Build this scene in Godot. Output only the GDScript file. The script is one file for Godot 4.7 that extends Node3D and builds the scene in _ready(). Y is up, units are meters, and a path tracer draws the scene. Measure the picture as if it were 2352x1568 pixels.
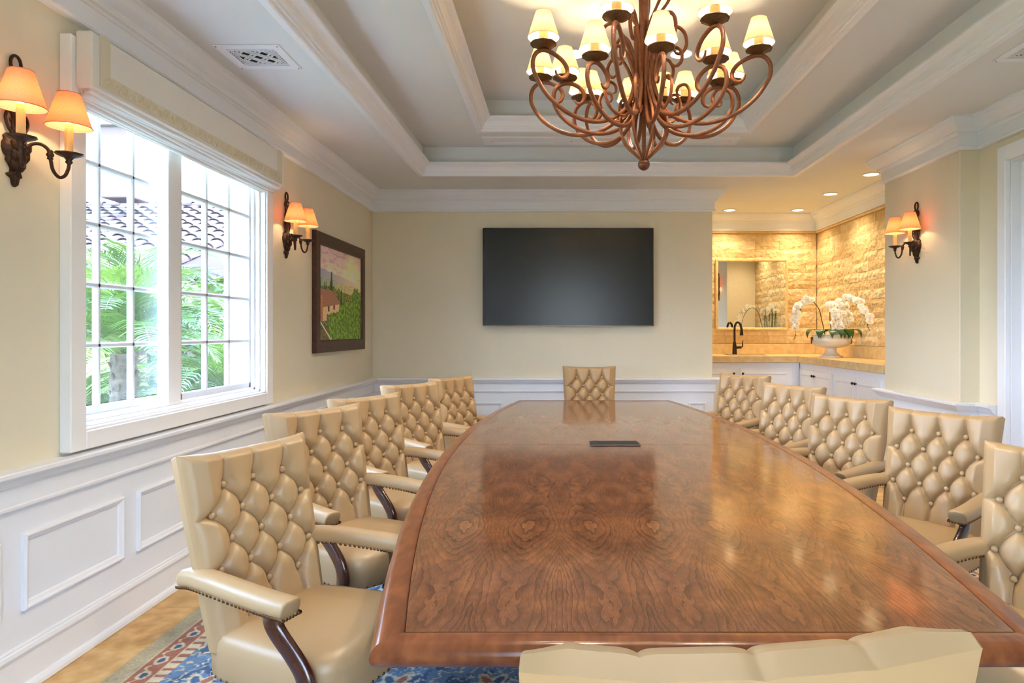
extends Node3D
# A boardroom: conference table, tufted armchairs, chandelier, window on the garden, wet bar alcove.
# Depth d runs away from the camera: world position is (x, y, -d).

const CAM_H := 1.45
const CEIL := 3.06
const TRAY1 := 3.34
const TRAY2 := 3.62
var M := {}
var used := {}
var rng := RandomNumberGenerator.new()

func _ready():
	rng.seed = 7
	setup_camera_and_light()
	make_materials()
	build_room()
	build_windows()
	build_alcove()
	build_ceiling_fittings()
	build_table()
	build_chairs()
	build_chandelier()
	build_sconces()
	build_wall_things()
	build_bar_things()
	build_garden()

func setup_camera_and_light():
	var cam := Camera3D.new()
	cam.name = "camera"
	add_child(cam)
	cam.position = Vector3(0, CAM_H, 0)
	cam.projection = Camera3D.PROJECTION_FRUSTUM
	cam.near = 0.05
	cam.far = 300.0
	cam.size = 0.05                                   # focal length 1568 px of a 2352x1568 frame
	cam.frustum_offset = Vector2(-109.0, -25.0) / 1568.0 * 0.05
	cam.current = true
	var we := WorldEnvironment.new()
	we.name = "world_environment"
	var e := Environment.new()
	e.tonemap_mode = Environment.TONE_MAPPER_LINEAR
	e.tonemap_exposure = 3.9
	e.sdfgi_enabled = true
	e.ssao_enabled = true
	e.ssil_enabled = true
	e.background_mode = Environment.BG_SKY
	var sky := Sky.new()
	var sm := ProceduralSkyMaterial.new()
	sm.sky_top_color = Color(0.70, 0.83, 1.0)
	sm.sky_horizon_color = Color(0.88, 0.94, 1.0)
	sm.ground_horizon_color = Color(0.85, 0.86, 0.82)
	sm.ground_bottom_color = Color(0.55, 0.58, 0.5)
	sm.sun_angle_max = 1.0
	sm.energy_multiplier = 1.0
	sky.sky_material = sm
	e.sky = sky
	e.background_energy_multiplier = 6.4
	we.environment = e
	add_child(we)
	var sun := DirectionalLight3D.new()
	sun.name = "sun"
	sun.light_color = Color(1.0, 0.96, 0.88)
	sun.light_energy = 1.2
	sun.light_angular_distance = 0.6
	sun.shadow_enabled = true
	add_child(sun)
	sun.look_at_from_position(Vector3(6, 12, 5), Vector3(0, 0, 0))

# ---------------------------------------------------------------- helpers
func P(x, y, d) -> Vector3:
	return Vector3(x, y, -d)

func mk() -> SurfaceTool:
	var st := SurfaceTool.new()
	st.begin(Mesh.PRIMITIVE_TRIANGLES)
	return st

func commit(st: SurfaceTool) -> ArrayMesh:
	st.generate_normals()
	return st.commit()

func numbered(n: String) -> String:
	if not used.has(n):
		used[n] = 0
		return n
	used[n] += 1
	return "%s_%03d" % [n, used[n]]

func put(mesh, called: String, mat, parent = null) -> MeshInstance3D:
	var o := MeshInstance3D.new()
	o.mesh = mesh
	o.material_override = mat
	o.cast_shadow = GeometryInstance3D.SHADOW_CASTING_SETTING_ON
	if parent == null:
		o.name = numbered(called)
		add_child(o)
	else:
		o.name = called
		parent.add_child(o, true)
	return o

func fin(st: SurfaceTool, called: String, mat, parent = null) -> MeshInstance3D:
	return put(commit(st), called, mat, parent)

func tag(o, label: String, category: String, group := ""):
	o.set_meta("label", label)
	o.set_meta("category", category)
	if group != "":
		o.set_meta("group", group)
	return o

func thing(called: String, label: String, category: String, at := Vector3.ZERO, turn := 0.0, group := "") -> Node3D:
	var o := Node3D.new()
	o.name = numbered(called)
	add_child(o)
	o.position = at
	o.rotation.y = turn
	tag(o, label, category, group)
	return o

func struct(st, called: String, mat, label := "") -> MeshInstance3D:
	var o = fin(st, called, mat)
	o.set_meta("kind", "structure")
	if label != "":
		o.set_meta("label", label)
	return o

func sroot(called: String, label := "") -> Node3D:
	var o := Node3D.new()
	o.name = numbered(called)
	add_child(o)
	o.set_meta("kind", "structure")
	if label != "":
		o.set_meta("label", label)
	return o

func tri(st: SurfaceTool, a, b, c):
	st.add_vertex(a); st.add_vertex(c); st.add_vertex(b)

func quad(st: SurfaceTool, a, b, c, d):   # counter-clockwise seen from outside
	st.add_vertex(a); st.add_vertex(c); st.add_vertex(b)
	st.add_vertex(a); st.add_vertex(d); st.add_vertex(c)

func quad_o(st, a, b, c, d, out: Vector3):
	if (b - a).cross(c - a).dot(out) >= 0.0:
		quad(st, a, b, c, d)
	else:
		quad(st, d, c, b, a)

func quad_uv(st: SurfaceTool, a, b, c, d, ua, ub, uc, ud):
	for k in [[a, ua], [c, uc], [b, ub], [a, ua], [d, ud], [c, uc]]:
		st.set_uv(k[1]); st.add_vertex(k[0])

# box with chamfered edges: centre, size
func bx(st: SurfaceTool, c: Vector3, s: Vector3, bev := 0.003, rot := Basis.IDENTITY):
	st.set_smooth_group(-1)
	var h := s * 0.5
	bev = min(bev, min(h.x, min(h.y, h.z)) * 0.8)
	var v := {}
	for sx in [-1, 1]:
		for sy in [-1, 1]:
			for sz in [-1, 1]:
				for a in 3:
					var p := Vector3(h.x - bev, h.y - bev, h.z - bev)
					p[a] = h[a]
					v[[sx, sy, sz, a]] = c + rot * (p * Vector3(sx, sy, sz))
	for s1 in [-1, 1]:
		quad_o(st, v[[s1, -1, -1, 0]], v[[s1, 1, -1, 0]], v[[s1, 1, 1, 0]], v[[s1, -1, 1, 0]], rot * Vector3(s1, 0, 0))
		quad_o(st, v[[-1, s1, -1, 1]], v[[1, s1, -1, 1]], v[[1, s1, 1, 1]], v[[-1, s1, 1, 1]], rot * Vector3(0, s1, 0))
		quad_o(st, v[[-1, -1, s1, 2]], v[[1, -1, s1, 2]], v[[1, 1, s1, 2]], v[[-1, 1, s1, 2]], rot * Vector3(0, 0, s1))
		for s2 in [-1, 1]:
			quad_o(st, v[[s1, s2, -1, 0]], v[[s1, s2, 1, 0]], v[[s1, s2, 1, 1]], v[[s1, s2, -1, 1]], rot * Vector3(s1, s2, 0))
			quad_o(st, v[[s1, -1, s2, 0]], v[[s1, 1, s2, 0]], v[[s1, 1, s2, 2]], v[[s1, -1, s2, 2]], rot * Vector3(s1, 0, s2))
			quad_o(st, v[[-1, s1, s2, 1]], v[[1, s1, s2, 1]], v[[1, s1, s2, 2]], v[[-1, s1, s2, 2]], rot * Vector3(0, s1, s2))
			for s3 in [-1, 1]:
				var a = v[[s1, s2, s3, 0]]
				var b = v[[s1, s2, s3, 1]]
				var d = v[[s1, s2, s3, 2]]
				if (b - a).cross(d - a).dot(rot * Vector3(s1, s2, s3)) >= 0.0:
					tri(st, a, b, d)
				else:
					tri(st, a, d, b)

# box between two corners given as x0..x1, y0..y1, d0..d1
func slab(st, x0, x1, y0, y1, d0, d1, bev := 0.002):
	bx(st, Vector3((x0 + x1) / 2.0, (y0 + y1) / 2.0, -(d0 + d1) / 2.0), Vector3(abs(x1 - x0), abs(y1 - y0), abs(d1 - d0)), bev)

# rows of points; outside is (along j) x (along i)
func grid(st: SurfaceTool, rows: Array, smooth := true, close_j := false, flip := false):
	st.set_smooth_group(1 if smooth else -1)
	for i in rows.size() - 1:
		var r0 = rows[i]
		var r1 = rows[i + 1]
		var n: int = r0.size()
		for j in (n if close_j else n - 1):
			var k := (j + 1) % n
			if flip:
				quad(st, r0[k], r0[j], r1[j], r1[k])
			else:
				quad(st, r0[j], r0[k], r1[k], r1[j])

func fan(st: SurfaceTool, ring, flip := false):
	st.set_smooth_group(-1)
	var c := Vector3.ZERO
	for p in ring:
		c += p
	c /= ring.size()
	for j in ring.size():
		var k = (j + 1) % ring.size()
		if flip:
			tri(st, c, ring[j], ring[k])
		else:
			tri(st, c, ring[k], ring[j])

# profile (out from wall, height) swept along a plan polyline (x, d), mitred; the room lies to the right of the path
func sweep(st: SurfaceTool, prof: Array, path: Array, closed := false):
	var rows := []
	var n := path.size()
	for i in n:
		var p: Vector2 = path[i]
		var a: Vector2 = path[(i - 1 + n) % n] if (closed or i > 0) else p
		var b: Vector2 = path[(i + 1) % n] if (closed or i < n - 1) else p
		var t0 := (p - a).normalized() if p != a else (b - p).normalized()
		var t1 := (b - p).normalized() if b != p else t0
		var n0 := Vector2(t0.y, -t0.x)
		var n1 := Vector2(t1.y, -t1.x)
		var m := (n0 + n1) / (1.0 + n0.dot(n1))
		var row := []
		for q in prof:
			row.append(P(p.x + m.x * q.x, q.y, p.y + m.y * q.x))
		rows.append(row)
	if closed:
		rows.append(rows[0])
	grid(st, rows, false, true)
	if not closed:
		cap_profile(st, rows[0], prof, true)
		cap_profile(st, rows[n - 1], prof, false)

func cap_profile(st, row, prof, flip):
	st.set_smooth_group(-1)
	var pv := PackedVector2Array()
	for q in prof:
		pv.append(q)
	var idx := Geometry2D.triangulate_polygon(pv)
	for i in range(0, idx.size(), 3):
		if flip:
			tri(st, row[idx[i]], row[idx[i + 1]], row[idx[i + 2]])
		else:
			tri(st, row[idx[i]], row[idx[i + 2]], row[idx[i + 1]])

# picture-frame moulding: profile (distance outward from the rectangle's inner edge, rise from the wall) round a rectangle in a plane
func frame_sweep(st, origin: Vector3, ux: Vector3, uy: Vector3, w: float, h: float, prof: Array):
	var nrm := ux.cross(uy).normalized()
	var rows := []
	for c in [Vector2(0, 0), Vector2(1, 0), Vector2(1, 1), Vector2(0, 1), Vector2(0, 0)]:
		var row := []
		var sgn := Vector2(c.x * 2 - 1, c.y * 2 - 1)
		for q in prof:
			row.append(origin + ux * (c.x * w + sgn.x * q.x) + uy * (c.y * h + sgn.y * q.x) + nrm * q.y)
		rows.append(row)
	grid(st, rows, false, true, true)

func catmull(pts: Array, per: int) -> Array:
	var out := []
	var n := pts.size()
	for i in n - 1:
		var a = pts[max(i - 1, 0)]
		var b = pts[i]
		var c = pts[i + 1]
		var d = pts[min(i + 2, n - 1)]
		for k in per:
			var t := float(k) / per
			out.append(0.5 * (2.0 * b + (c - a) * t + (2.0 * a - 5.0 * b + 4.0 * c - d) * t * t + (3.0 * b - a - 3.0 * c + d) * t * t * t))
	out.append(pts[n - 1])
	return out

# tube along 3-D points; rad is a number or an array; flat squeezes it along the second axis
func tube(st: SurfaceTool, pts: Array, rad, sides := 8, flat := 1.0, up := Vector3(0.13, 0.97, 0.21)):
	var n := pts.size()
	var rows := []
	var t_prev: Vector3 = (pts[1] - pts[0]).normalized()
	var nn := (up - t_prev * up.dot(t_prev)).normalized()
	for i in n:
		var t: Vector3 = (pts[min(i + 1, n - 1)] - pts[max(i - 1, 0)]).normalized()
		nn = (nn - t * nn.dot(t)).normalized()
		var bb := t.cross(nn)
		var r: float = rad[i] if rad is Array else rad
		var row := []
		for j in sides:
			var a := TAU * j / sides
			row.append(pts[i] + nn * cos(a) * r + bb * sin(a) * r * flat)
		rows.append(row)
	grid(st, rows, true, true)
	fan(st, rows[0], false)
	fan(st, rows[n - 1], true)

# turned shape: profile (radius, height) from bottom to top
func lathe(st: SurfaceTool, prof: Array, segs := 24, at := Vector3.ZERO, rot := Basis.IDENTITY, wave := 0.0, waves := 0):
	var rows := []
	for q in prof:
		var row := []
		for j in segs:
			var a := TAU * j / segs
			var r: float = q.x * (1.0 + wave * cos(a * waves))
			row.append(at + rot * Vector3(r * cos(a), q.y, -r * sin(a)))
		rows.append(row)
	grid(st, rows, true, true)
	if prof[0].x > 0.0005:
		fan(st, rows[0], false)
	if prof[prof.size() - 1].x > 0.0005:
		fan(st, rows[rows.size() - 1], true)

func arc_pts(c: Vector2, r: float, a0: float, a1: float, n: int) -> Array:
	var o := []
	for i in n + 1:
		var a := deg_to_rad(lerp(a0, a1, float(i) / n))
		o.append(c + Vector2(cos(a), sin(a)) * r)
	return o

# ---------------------------------------------------------------- materials
func mat(col: Color, rough := 0.7, metal := 0.0) -> StandardMaterial3D:
	var m := StandardMaterial3D.new()
	m.albedo_color = col
	m.roughness = rough
	m.metallic = metal
	return m

func noise_tex(freq: float, lo: Color, hi: Color, size := 512, seed_ := 1, octaves := 4, normal := false, bump := 4.0, type := FastNoiseLite.TYPE_SIMPLEX_SMOOTH) -> NoiseTexture2D:
	var t := NoiseTexture2D.new()
	var n := FastNoiseLite.new()
	n.noise_type = type
	n.frequency = freq
	n.fractal_octaves = octaves
	n.seed = seed_
	t.noise = n
	t.width = size
	t.height = size
	t.seamless = true
	if normal:
		t.as_normal_map = true
		t.bump_strength = bump
	else:
		var g := Gradient.new()
		g.set_color(0, lo)
		g.set_color(1, hi)
		t.color_ramp = g
	return t

func tri_mat(m: StandardMaterial3D, tex, scale: float, nor = null, nscale := 1.0, world := true) -> StandardMaterial3D:
	m.uv1_triplanar = true
	m.uv1_world_triplanar = world
	m.uv1_scale = Vector3.ONE * scale
	if tex != null:
		m.albedo_texture = tex
	if nor != null:
		m.normal_enabled = true
		m.normal_texture = nor
		m.normal_scale = nscale
	return m

func c255(r, g, b) -> Color:
	return Color(r / 255.0, g / 255.0, b / 255.0)

func make_materials():
	var fine_bump = noise_tex(0.05, Color.BLACK, Color.WHITE, 256, 3, 3, true, 3.0)
	var wall_tone = noise_tex(0.004, c255(250, 249, 246), Color.WHITE, 256, 5, 2)
	M.wall = tri_mat(mat(c255(233, 224, 201), 0.62), wall_tone, 0.6, fine_bump, 0.08)
	M.ceiling = tri_mat(mat(c255(233, 236, 238), 0.8), wall_tone, 0.6, fine_bump, 0.06)
	M.trim = mat(c255(240, 243, 250), 0.34)
	M.sash = mat(c255(244, 245, 248), 0.38)
	M.muntin = mat(c255(224, 227, 234), 0.4)
	M.plain = mat(c255(200, 196, 185), 0.9)
	var leather_bump = noise_tex(0.09, Color.BLACK, Color.WHITE, 512, 11, 3, true, 2.0, FastNoiseLite.TYPE_CELLULAR)
	M.leather = tri_mat(mat(c255(175, 144, 104), 0.42), null, 9.0, leather_bump, 0.10, false)
	M.leather.clearcoat_enabled = true
	M.leather.clearcoat = 0.12
	M.leather.clearcoat_roughness = 0.3
	M.welt = mat(c255(196, 168, 120), 0.4)
	var mah = noise_tex(0.02, c255(46, 20, 13), c255(78, 36, 24), 256, 21, 4)
	M.mahogany = tri_mat(mat(Color.WHITE, 0.22), mah, 3.0, null, 1.0, false)
	M.mahogany.clearcoat_enabled = true
	M.mahogany.clearcoat = 0.6
	M.mahogany.clearcoat_roughness = 0.12
	M.nail = mat(c255(104, 74, 44), 0.36, 0.8)
	M.rust_iron = tri_mat(mat(Color.WHITE, 0.42, 0.2), noise_tex(0.02, c255(114, 66, 42), c255(142, 86, 56), 256, 31, 4), 4.0, fine_bump, 0.3, false)
	M.pan_iron = tri_mat(mat(Color.WHITE, 0.55, 0.3), noise_tex(0.05, c255(76, 50, 28), c255(128, 88, 50), 256, 32, 4), 5.0, fine_bump, 0.4, false)
	M.bronze = tri_mat(mat(Color.WHITE, 0.46, 0.45), noise_tex(0.04, c255(44, 29, 22), c255(84, 54, 36), 256, 33, 4), 6.0, fine_bump, 0.4, false)
	M.candle = mat(c255(245, 224, 170), 0.5)
	M.candle.backlight_enabled = true
	M.candle.backlight = Color(0.9, 0.8, 0.55)
	M.sleeve = mat(c255(216, 164, 132), 0.55)
	M.finial = mat(c255(104, 58, 40), 0.24, 0.2)
	var linen = noise_tex(0.06, c255(214, 206, 190), Color.WHITE, 256, 41, 3)
	M.shade_cream = tri_mat(mat(c255(248, 240, 218), 0.9), linen, 12.0, null, 1.0, false)
	M.shade_cream.backlight_enabled = true
	M.shade_cream.backlight = Color(0.42, 0.39, 0.31)
	M.shade_cream.cull_mode = BaseMaterial3D.CULL_DISABLED
	M.shade_pink = tri_mat(mat(c255(232, 192, 164), 0.9), linen, 12.0, null, 1.0, false)
	M.shade_pink.backlight_enabled = true
	M.shade_pink.backlight = Color(0.90, 0.62, 0.46)
	M.shade_pink.cull_mode = BaseMaterial3D.CULL_DISABLED
	M.bulb = mat(Color.WHITE, 0.4)
	M.bulb.emission_enabled = true
	M.bulb.emission = Color(1.0, 0.82, 0.55)
	M.bulb.emission_energy_multiplier = 3.0
	M.lens_warm = mat(Color.WHITE, 0.5)
	M.lens_warm.emission_enabled = true
	M.lens_warm.emission = Color(1.0, 0.88, 0.66)
	M.lens_warm.emission_energy_multiplier = 2.4
	M.lens_cool = mat(Color.WHITE, 0.5)
	M.lens_cool.emission_enabled = true
	M.lens_cool.emission = Color(1.0, 0.97, 0.92)
	M.lens_cool.emission_energy_multiplier = 2.4
	M.black_plastic = mat(c255(14, 14, 16), 0.35)
	M.dark_hole = mat(c255(22, 20, 22), 0.9)
	M.glass = mat(Color(0.97, 0.99, 1.0, 0.06), 0.02)
	M.glass.metallic_specular = 0.2
	M.glass.transparency = BaseMaterial3D.TRANSPARENCY_ALPHA
	M.mirror = mat(Color(0.93, 0.94, 0.93), 0.02, 1.0)
	M.fabric = tri_mat(mat(c255(236, 234, 230), 0.95), noise_tex(0.08, c255(247, 247, 247), Color.WHITE, 256, 51, 3), 9.0)
	M.fabric.backlight_enabled = true
	M.fabric.backlight = Color(0.25, 0.25, 0.25)
	M.tape = tri_mat(mat(c255(224, 216, 196), 0.95), noise_tex(0.05, c255(244, 242, 236), Color.WHITE, 256, 52, 3), 9.0)
	var trav = noise_tex(0.012, c255(220, 194, 150), c255(246, 234, 206), 512, 61, 5)
	M.stone = [
		tri_mat(mat(c255(248, 238, 216), 0.85), trav, 1.6, noise_tex(0.03, Color.BLACK, Color.WHITE, 256, 62, 5, true, 8.0), 0.7),
		tri_mat(mat(c255(255, 248, 232), 0.85), trav, 1.3, noise_tex(0.03, Color.BLACK, Color.WHITE, 256, 62, 5, true, 8.0), 0.7),
		tri_mat(mat(c255(238, 222, 194), 0.85), trav, 1.9, noise_tex(0.03, Color.BLACK, Color.WHITE, 256, 62, 5, true, 8.0), 0.7)]
	M.honed = tri_mat(mat(c255(240, 226, 196), 0.3), trav, 1.1)
	M.mirror_frame = tri_mat(mat(c255(240, 224, 190), 0.5), trav, 2.0)
	var tl = noise_tex(0.01, c255(196, 158, 100), c255(240, 216, 168), 512, 71, 5)
	M.tile = [tri_mat(mat(c255(255, 244, 224), 0.42), tl, 1.3), tri_mat(mat(c255(240, 226, 200), 0.42), tl, 1.1), tri_mat(mat(c255(250, 232, 204), 0.42), tl, 1.6)]
	M.grout = mat(c255(138, 112, 78), 0.9)
	M.screen_bezel = mat(c255(16, 16, 18), 0.3)
	M.ceramic = mat(c255(232, 224, 210), 0.22)
	M.ceramic.clearcoat_enabled = true
	M.ceramic.clearcoat = 0.5
	M.faucet = mat(c255(52, 38, 28), 0.3, 0.6)
	M.petal = mat(c255(250, 248, 244), 0.6)
	M.petal.backlight_enabled = true
	M.petal.backlight = Color(0.5, 0.5, 0.46)
	M.petal.cull_mode = BaseMaterial3D.CULL_DISABLED
	M.lip = mat(c255(232, 200, 84), 0.6)
	M.orchid_leaf = mat(c255(44, 84, 34), 0.35)
	M.orchid_stem = mat(c255(70, 84, 40), 0.6)
	M.bark = tri_mat(mat(Color.WHITE, 0.9), noise_tex(0.03, c255(58, 52, 48), c255(112, 102, 92), 256, 81, 4), 2.0, fine_bump, 1.0)
	M.leafs = []
	for c in [c255(76, 110, 38), c255(54, 90, 38), c255(100, 122, 52), c255(40, 66, 38)]:
		var lm = mat(c, 0.5)
		lm.backlight_enabled = true
		lm.backlight = Color(0.22, 0.3, 0.08)
		lm.cull_mode = BaseMaterial3D.CULL_DISABLED
		M.leafs.append(lm)
	M.roof = [mat(c255(72, 57, 60), 0.8), mat(c255(86, 70, 72), 0.8), mat(c255(60, 48, 54), 0.8)]
	M.stucco = mat(c255(150, 140, 128), 0.9)
	M.grass = tri_mat(mat(Color.WHITE, 0.95), noise_tex(0.04, c255(56, 80, 32), c255(96, 114, 56), 256, 91, 4), 0.5)

# ---------------------------------------------------------------- room
var CROWN := [Vector2(0, 3.06), Vector2(.125, 3.06), Vector2(.125, 3.044), Vector2(.114, 3.038), Vector2(.108, 3.022), Vector2(.096, 3.004), Vector2(.078, 2.988), Vector2(.06, 2.976), Vector2(.05, 2.962), Vector2(.05, 2.95), Vector2(.036, 2.944), Vector2(.028, 2.932), Vector2(.022, 2.93), Vector2(.022, 2.852), Vector2(.034, 2.846), Vector2(.036, 2.836), Vector2(.03, 2.826), Vector2(.016, 2.823), Vector2(0, 2.823)]
var RAIL := [Vector2(.0, .905), Vector2(.082, .905), Vector2(.086, .9), Vector2(.086, .886), Vector2(.08, .88), Vector2(.066, .876), Vector2(.06, .862), Vector2(.05, .848), Vector2(.034, .838), Vector2(.03, .83), Vector2(.03, .764), Vector2(.036, .758), Vector2(.036, .748), Vector2(.026, .74), Vector2(.012, .736), Vector2(0, .736)]
var BASE := [Vector2(0, .196), Vector2(.016, .196), Vector2(.02, .19), Vector2(.02, .184), Vector2(.026, .178), Vector2(.03, .164), Vector2(.024, .15), Vector2(.018, .146), Vector2(.018, 0.002), Vector2(0, 0.002)]
var SHOE := [Vector2(.018, .034), Vector2(.024, .033), Vector2(.032, .028), Vector2(.038, .018), Vector2(.04, .002), Vector2(.018, .002)]

func wall_loop() -> Array:
	return [Vector2(-2.17, -1.2), Vector2(-2.17, 7.9), Vector2(1.77, 7.9), Vector2(1.77, 9.45), Vector2(3.56, 9.45), Vector2(3.56, 6.4), Vector2(3.05, 6.4), Vector2(3.05, 5.2), Vector2(3.2, 5.2), Vector2(3.2, -1.2)]

func build_room():
	# floor with tiles
	var st := mk()
	slab(st, -2.39, 3.78, -0.2, -0.012, -1.4, 9.67, 0.0)
	var fl = struct(st, "floor", M.grout, "beige travertine tile floor")
	var tiles := []
	for k in 3:
		st = mk()
		bx(st, Vector3(0, -0.008, 0), Vector3(.446, .016, .446), .003)
		tiles.append(commit(st))
	for i in 13:
		for j in 21:
			var x = -2.17 + .225 + .45 * i
			var d = -1.37 + .225 + .45 * j
			if x > 3.4 or d > 7.95 or d < -1.2:
				continue
			var t = put(tiles[0], "tile", M.tile[(i * 7 + j * 5 + (i * j) % 3) % 3], fl)
			t.position = P(x, 0, d)
	# walls
	st = mk()
	slab(st, -2.39, -2.17, 0, 1.0, -1.4, 8.15, 0)
	slab(st, -2.39, -2.17, 2.62, 3.82, -1.4, 8.15, 0)
	slab(st, -2.39, -2.17, 1.0, 2.62, -1.4, .42, 0)
	slab(st, -2.39, -2.17, 1.0, 2.62, 2.31, 3.06, 0)
	slab(st, -2.39, -2.17, 1.0, 2.62, 4.95, 8.15, 0)
	struct(st, "wall_left", M.wall, "cream painted wall with the window")
	st = mk()
	slab(st, -2.17, 1.77, 0, 3.82, 7.9, 8.15, .004)
	struct(st, "wall_back", M.wall, "cream painted wall behind the television")
	st = mk()
	slab(st, 1.55, 1.77, 0, 3.82, 8.15, 9.67, .002)
	struct(st, "wall_alcove_left", M.wall, "side wall of the wet bar alcove")
	st = mk()
	slab(st, 1.77, 3.78, 0, 3.82, 9.48, 9.67, .002)
	struct(st, "wall_alcove_back", M.wall, "back wall of the wet bar alcove")
	st = mk()
	slab(st, 3.59, 3.78, 0, 3.82, 6.4, 9.48, .002)
	struct(st, "wall_alcove_right", M.wall, "outer wall of the wet bar alcove")
	st = mk()
	slab(st, 3.05, 3.78, 0, 3.82, 5.2, 6.4, .004)
	slab(st, 3.2, 3.42, 0, 3.82, 4.85, 5.2, .0)
	slab(st, 3.2, 3.42, 2.66, 3.82, 3.92, 4.85, .0)
	slab(st, 3.2, 3.42, 0, 3.82, -1.2, 3.92, .0)
	struct(st, "wall_right", M.wall, "cream painted wall with pier and door")
	st = mk()
	slab(st, -2.39, -.3, 0, 3.82, -1.4, -1.2, 0)
	slab(st, 1.0, 3.42, 0, 3.82, -1.4, -1.2, 0)
	slab(st, -.3, 1.0, 2.6, 3.82, -1.4, -1.2, 0)
	struct(st, "wall_front", M.wall, "cream painted wall opposite the television")
	# ceiling: soffit, two trays, top
	st = mk()
	var lv := [[CEIL, TRAY1, -1.41, 2.41, 1.24, 7.04], [TRAY1, TRAY2, -.736, 1.77, 1.85, 6.43]]
	for q in lv:
		slab(st, -2.39, q[2], q[0], q[1], -1.4, 9.67, 0)
		slab(st, q[3], 3.78, q[0], q[1], -1.4, 9.67, 0)
		slab(st, q[2], q[3], q[0], q[1], -1.4, q[4], 0)
		slab(st, q[2], q[3], q[0], q[1], q[5], 9.67, 0)
	slab(st, -2.39, 3.78, TRAY2, TRAY2 + .2, -1.4, 9.67, 0)
	struct(st, "ceiling", M.ceiling, "pale coffered tray ceiling")
	# tray cornices
	var n := 1
	for q in lv:
		st = mk()
		var y: float = q[0]
		var prof := []
		for v in [Vector2(-.05, 0), Vector2(-.05, -.012), Vector2(-.044, -.016), Vector2(-.008, -.016), Vector2(.0, -.01), Vector2(.004, .004), Vector2(.016, .008), Vector2(.018, .02), Vector2(.028, .026), Vector2(.034, .044), Vector2(.048, .066), Vector2(.068, .082), Vector2(.086, .09), Vector2(.09, .094), Vector2(.09, .108), Vector2(0, .108), Vector2(0, 0)]:
			prof.append(v + Vector2(0, y))
		sweep(st, prof, [Vector2(q[2], q[4]), Vector2(q[2], q[5]), Vector2(q[3], q[5]), Vector2(q[3], q[4])], true)
		struct(st, "trim_%d" % n, M.trim, ["white moulding round the outer ceiling tray", "white moulding round the inner ceiling tray"][n - 1])
		n += 1
	# crown
	st = mk()
	sweep(st, CROWN, wall_loop(), true)
	struct(st, "trim_3", M.trim, "white crown moulding and frieze along the walls")
	# wainscot boards
	var pa := [Vector2(-2.17, -1.2), Vector2(-2.17, 7.9), Vector2(1.77, 7.9), Vector2(1.77, 7.96)]
	var pb := [Vector2(3.12, 6.4), Vector2(3.05, 6.4), Vector2(3.05, 5.2), Vector2(3.2, 5.2), Vector2(3.2, 4.96)]
	var pc := [Vector2(3.2, 3.8), Vector2(3.2, -1.2)]
	var board := [Vector2(0, .9), Vector2(.012, .9), Vector2(.012, .002), Vector2(0, .002)]
	var sides := ["left", "pier", "right"]
	for k in 3:
		var path = [pa, pb, pc][k]
		st = mk()
		sweep(st, board, path)
		var w = struct(st, "trim_%d" % (4 + k), M.trim, "white wainscot with chair rail, " + ["window and television walls", "sconce pier", "door wall"][k])
		st = mk()
		sweep(st, RAIL, path)
		fin(st, "chair_rail", M.trim, w)
		if k == 0:
			for j in 15:
				var d0 = 2.735 + .745 * (j - 5)
				if d0 + .63 > 7.85:
					continue
				st = mk()
				panel_mould(st, P(-2.158, .326, d0), Vector3(0, 0, -1), .63, .308)
				fin(st, "panel_moulding", M.trim, w)
			for q in [[-2.0, -.665], [-.55, 1.37], [1.486, 1.69]]:
				st = mk()
				panel_mould(st, P(q[0], .316, 7.888), Vector3(1, 0, 0), q[1] - q[0], .304)
				fin(st, "panel_moulding", M.trim, w)
		st = mk()
		sweep(st, BASE, path)
		sweep(st, SHOE, path)
		struct(st, "baseboard_" + sides[k], M.trim)
	# door in the right wall
	var dr = sroot("door_1", "white panelled door in white casing")
	st = mk()
	slab(st, 3.30, 3.345, .004, 2.655, 3.925, 4.845, .003)
	fin(st, "door_leaf", M.trim, dr)
	for q in [[.12, 1.0], [1.12, 2.5]]:
		for s in [[3.99, 4.35], [4.42, 4.78]]:
			st = mk()
			panel_mould(st, P(3.30, q[0], s[1]), Vector3(0, 0, 1), s[1] - s[0], q[1] - q[0])
			fin(st, "door_panel", M.trim, dr)
	st = mk()
	slab(st, 3.2, 3.42, 0.002, 2.66, 4.835, 4.85, .001)
	slab(st, 3.2, 3.42, 0.002, 2.66, 3.92, 3.935, .001)
	slab(st, 3.2, 3.42, 2.645, 2.66, 3.935, 4.835, .001)
	fin(st, "jamb", M.trim, dr)
	st = mk()
	slab(st, 3.27, 3.298, 0.002, 2.645, 4.80, 4.835, .002)
	slab(st, 3.27, 3.298, 0.002, 2.645, 3.935, 3.97, .002)
	fin(st, "door_stop", M.trim, dr)
	st = mk()
	slab(st, 3.172, 3.2, 0.002, 2.77, 4.85, 4.95, .004)
	slab(st, 3.172, 3.2, 0.002, 2.77, 3.82, 3.92, .004)
	slab(st, 3.172, 3.2, 2.66, 2.77, 3.92, 4.85, .004)
	slab(st, 3.16, 3.2, 0.002, 2.66, 4.842, 4.86, .004)
	slab(st, 3.16, 3.2, 0.002, 2.66, 3.91, 3.928, .004)
	fin(st, "casing", M.trim, dr)
	st = mk()
	lathe(st, [Vector2(.0, -.03), Vector2(.02, -.028), Vector2(.03, -.01), Vector2(.03, .005), Vector2(.012, .02), Vector2(.012, .045)], 16, P(3.25, 1.0, 3.99), Basis(Vector3(0, 0, 1), deg_to_rad(-90)))
	fin(st, "door_knob", M.nail, dr)

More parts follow.
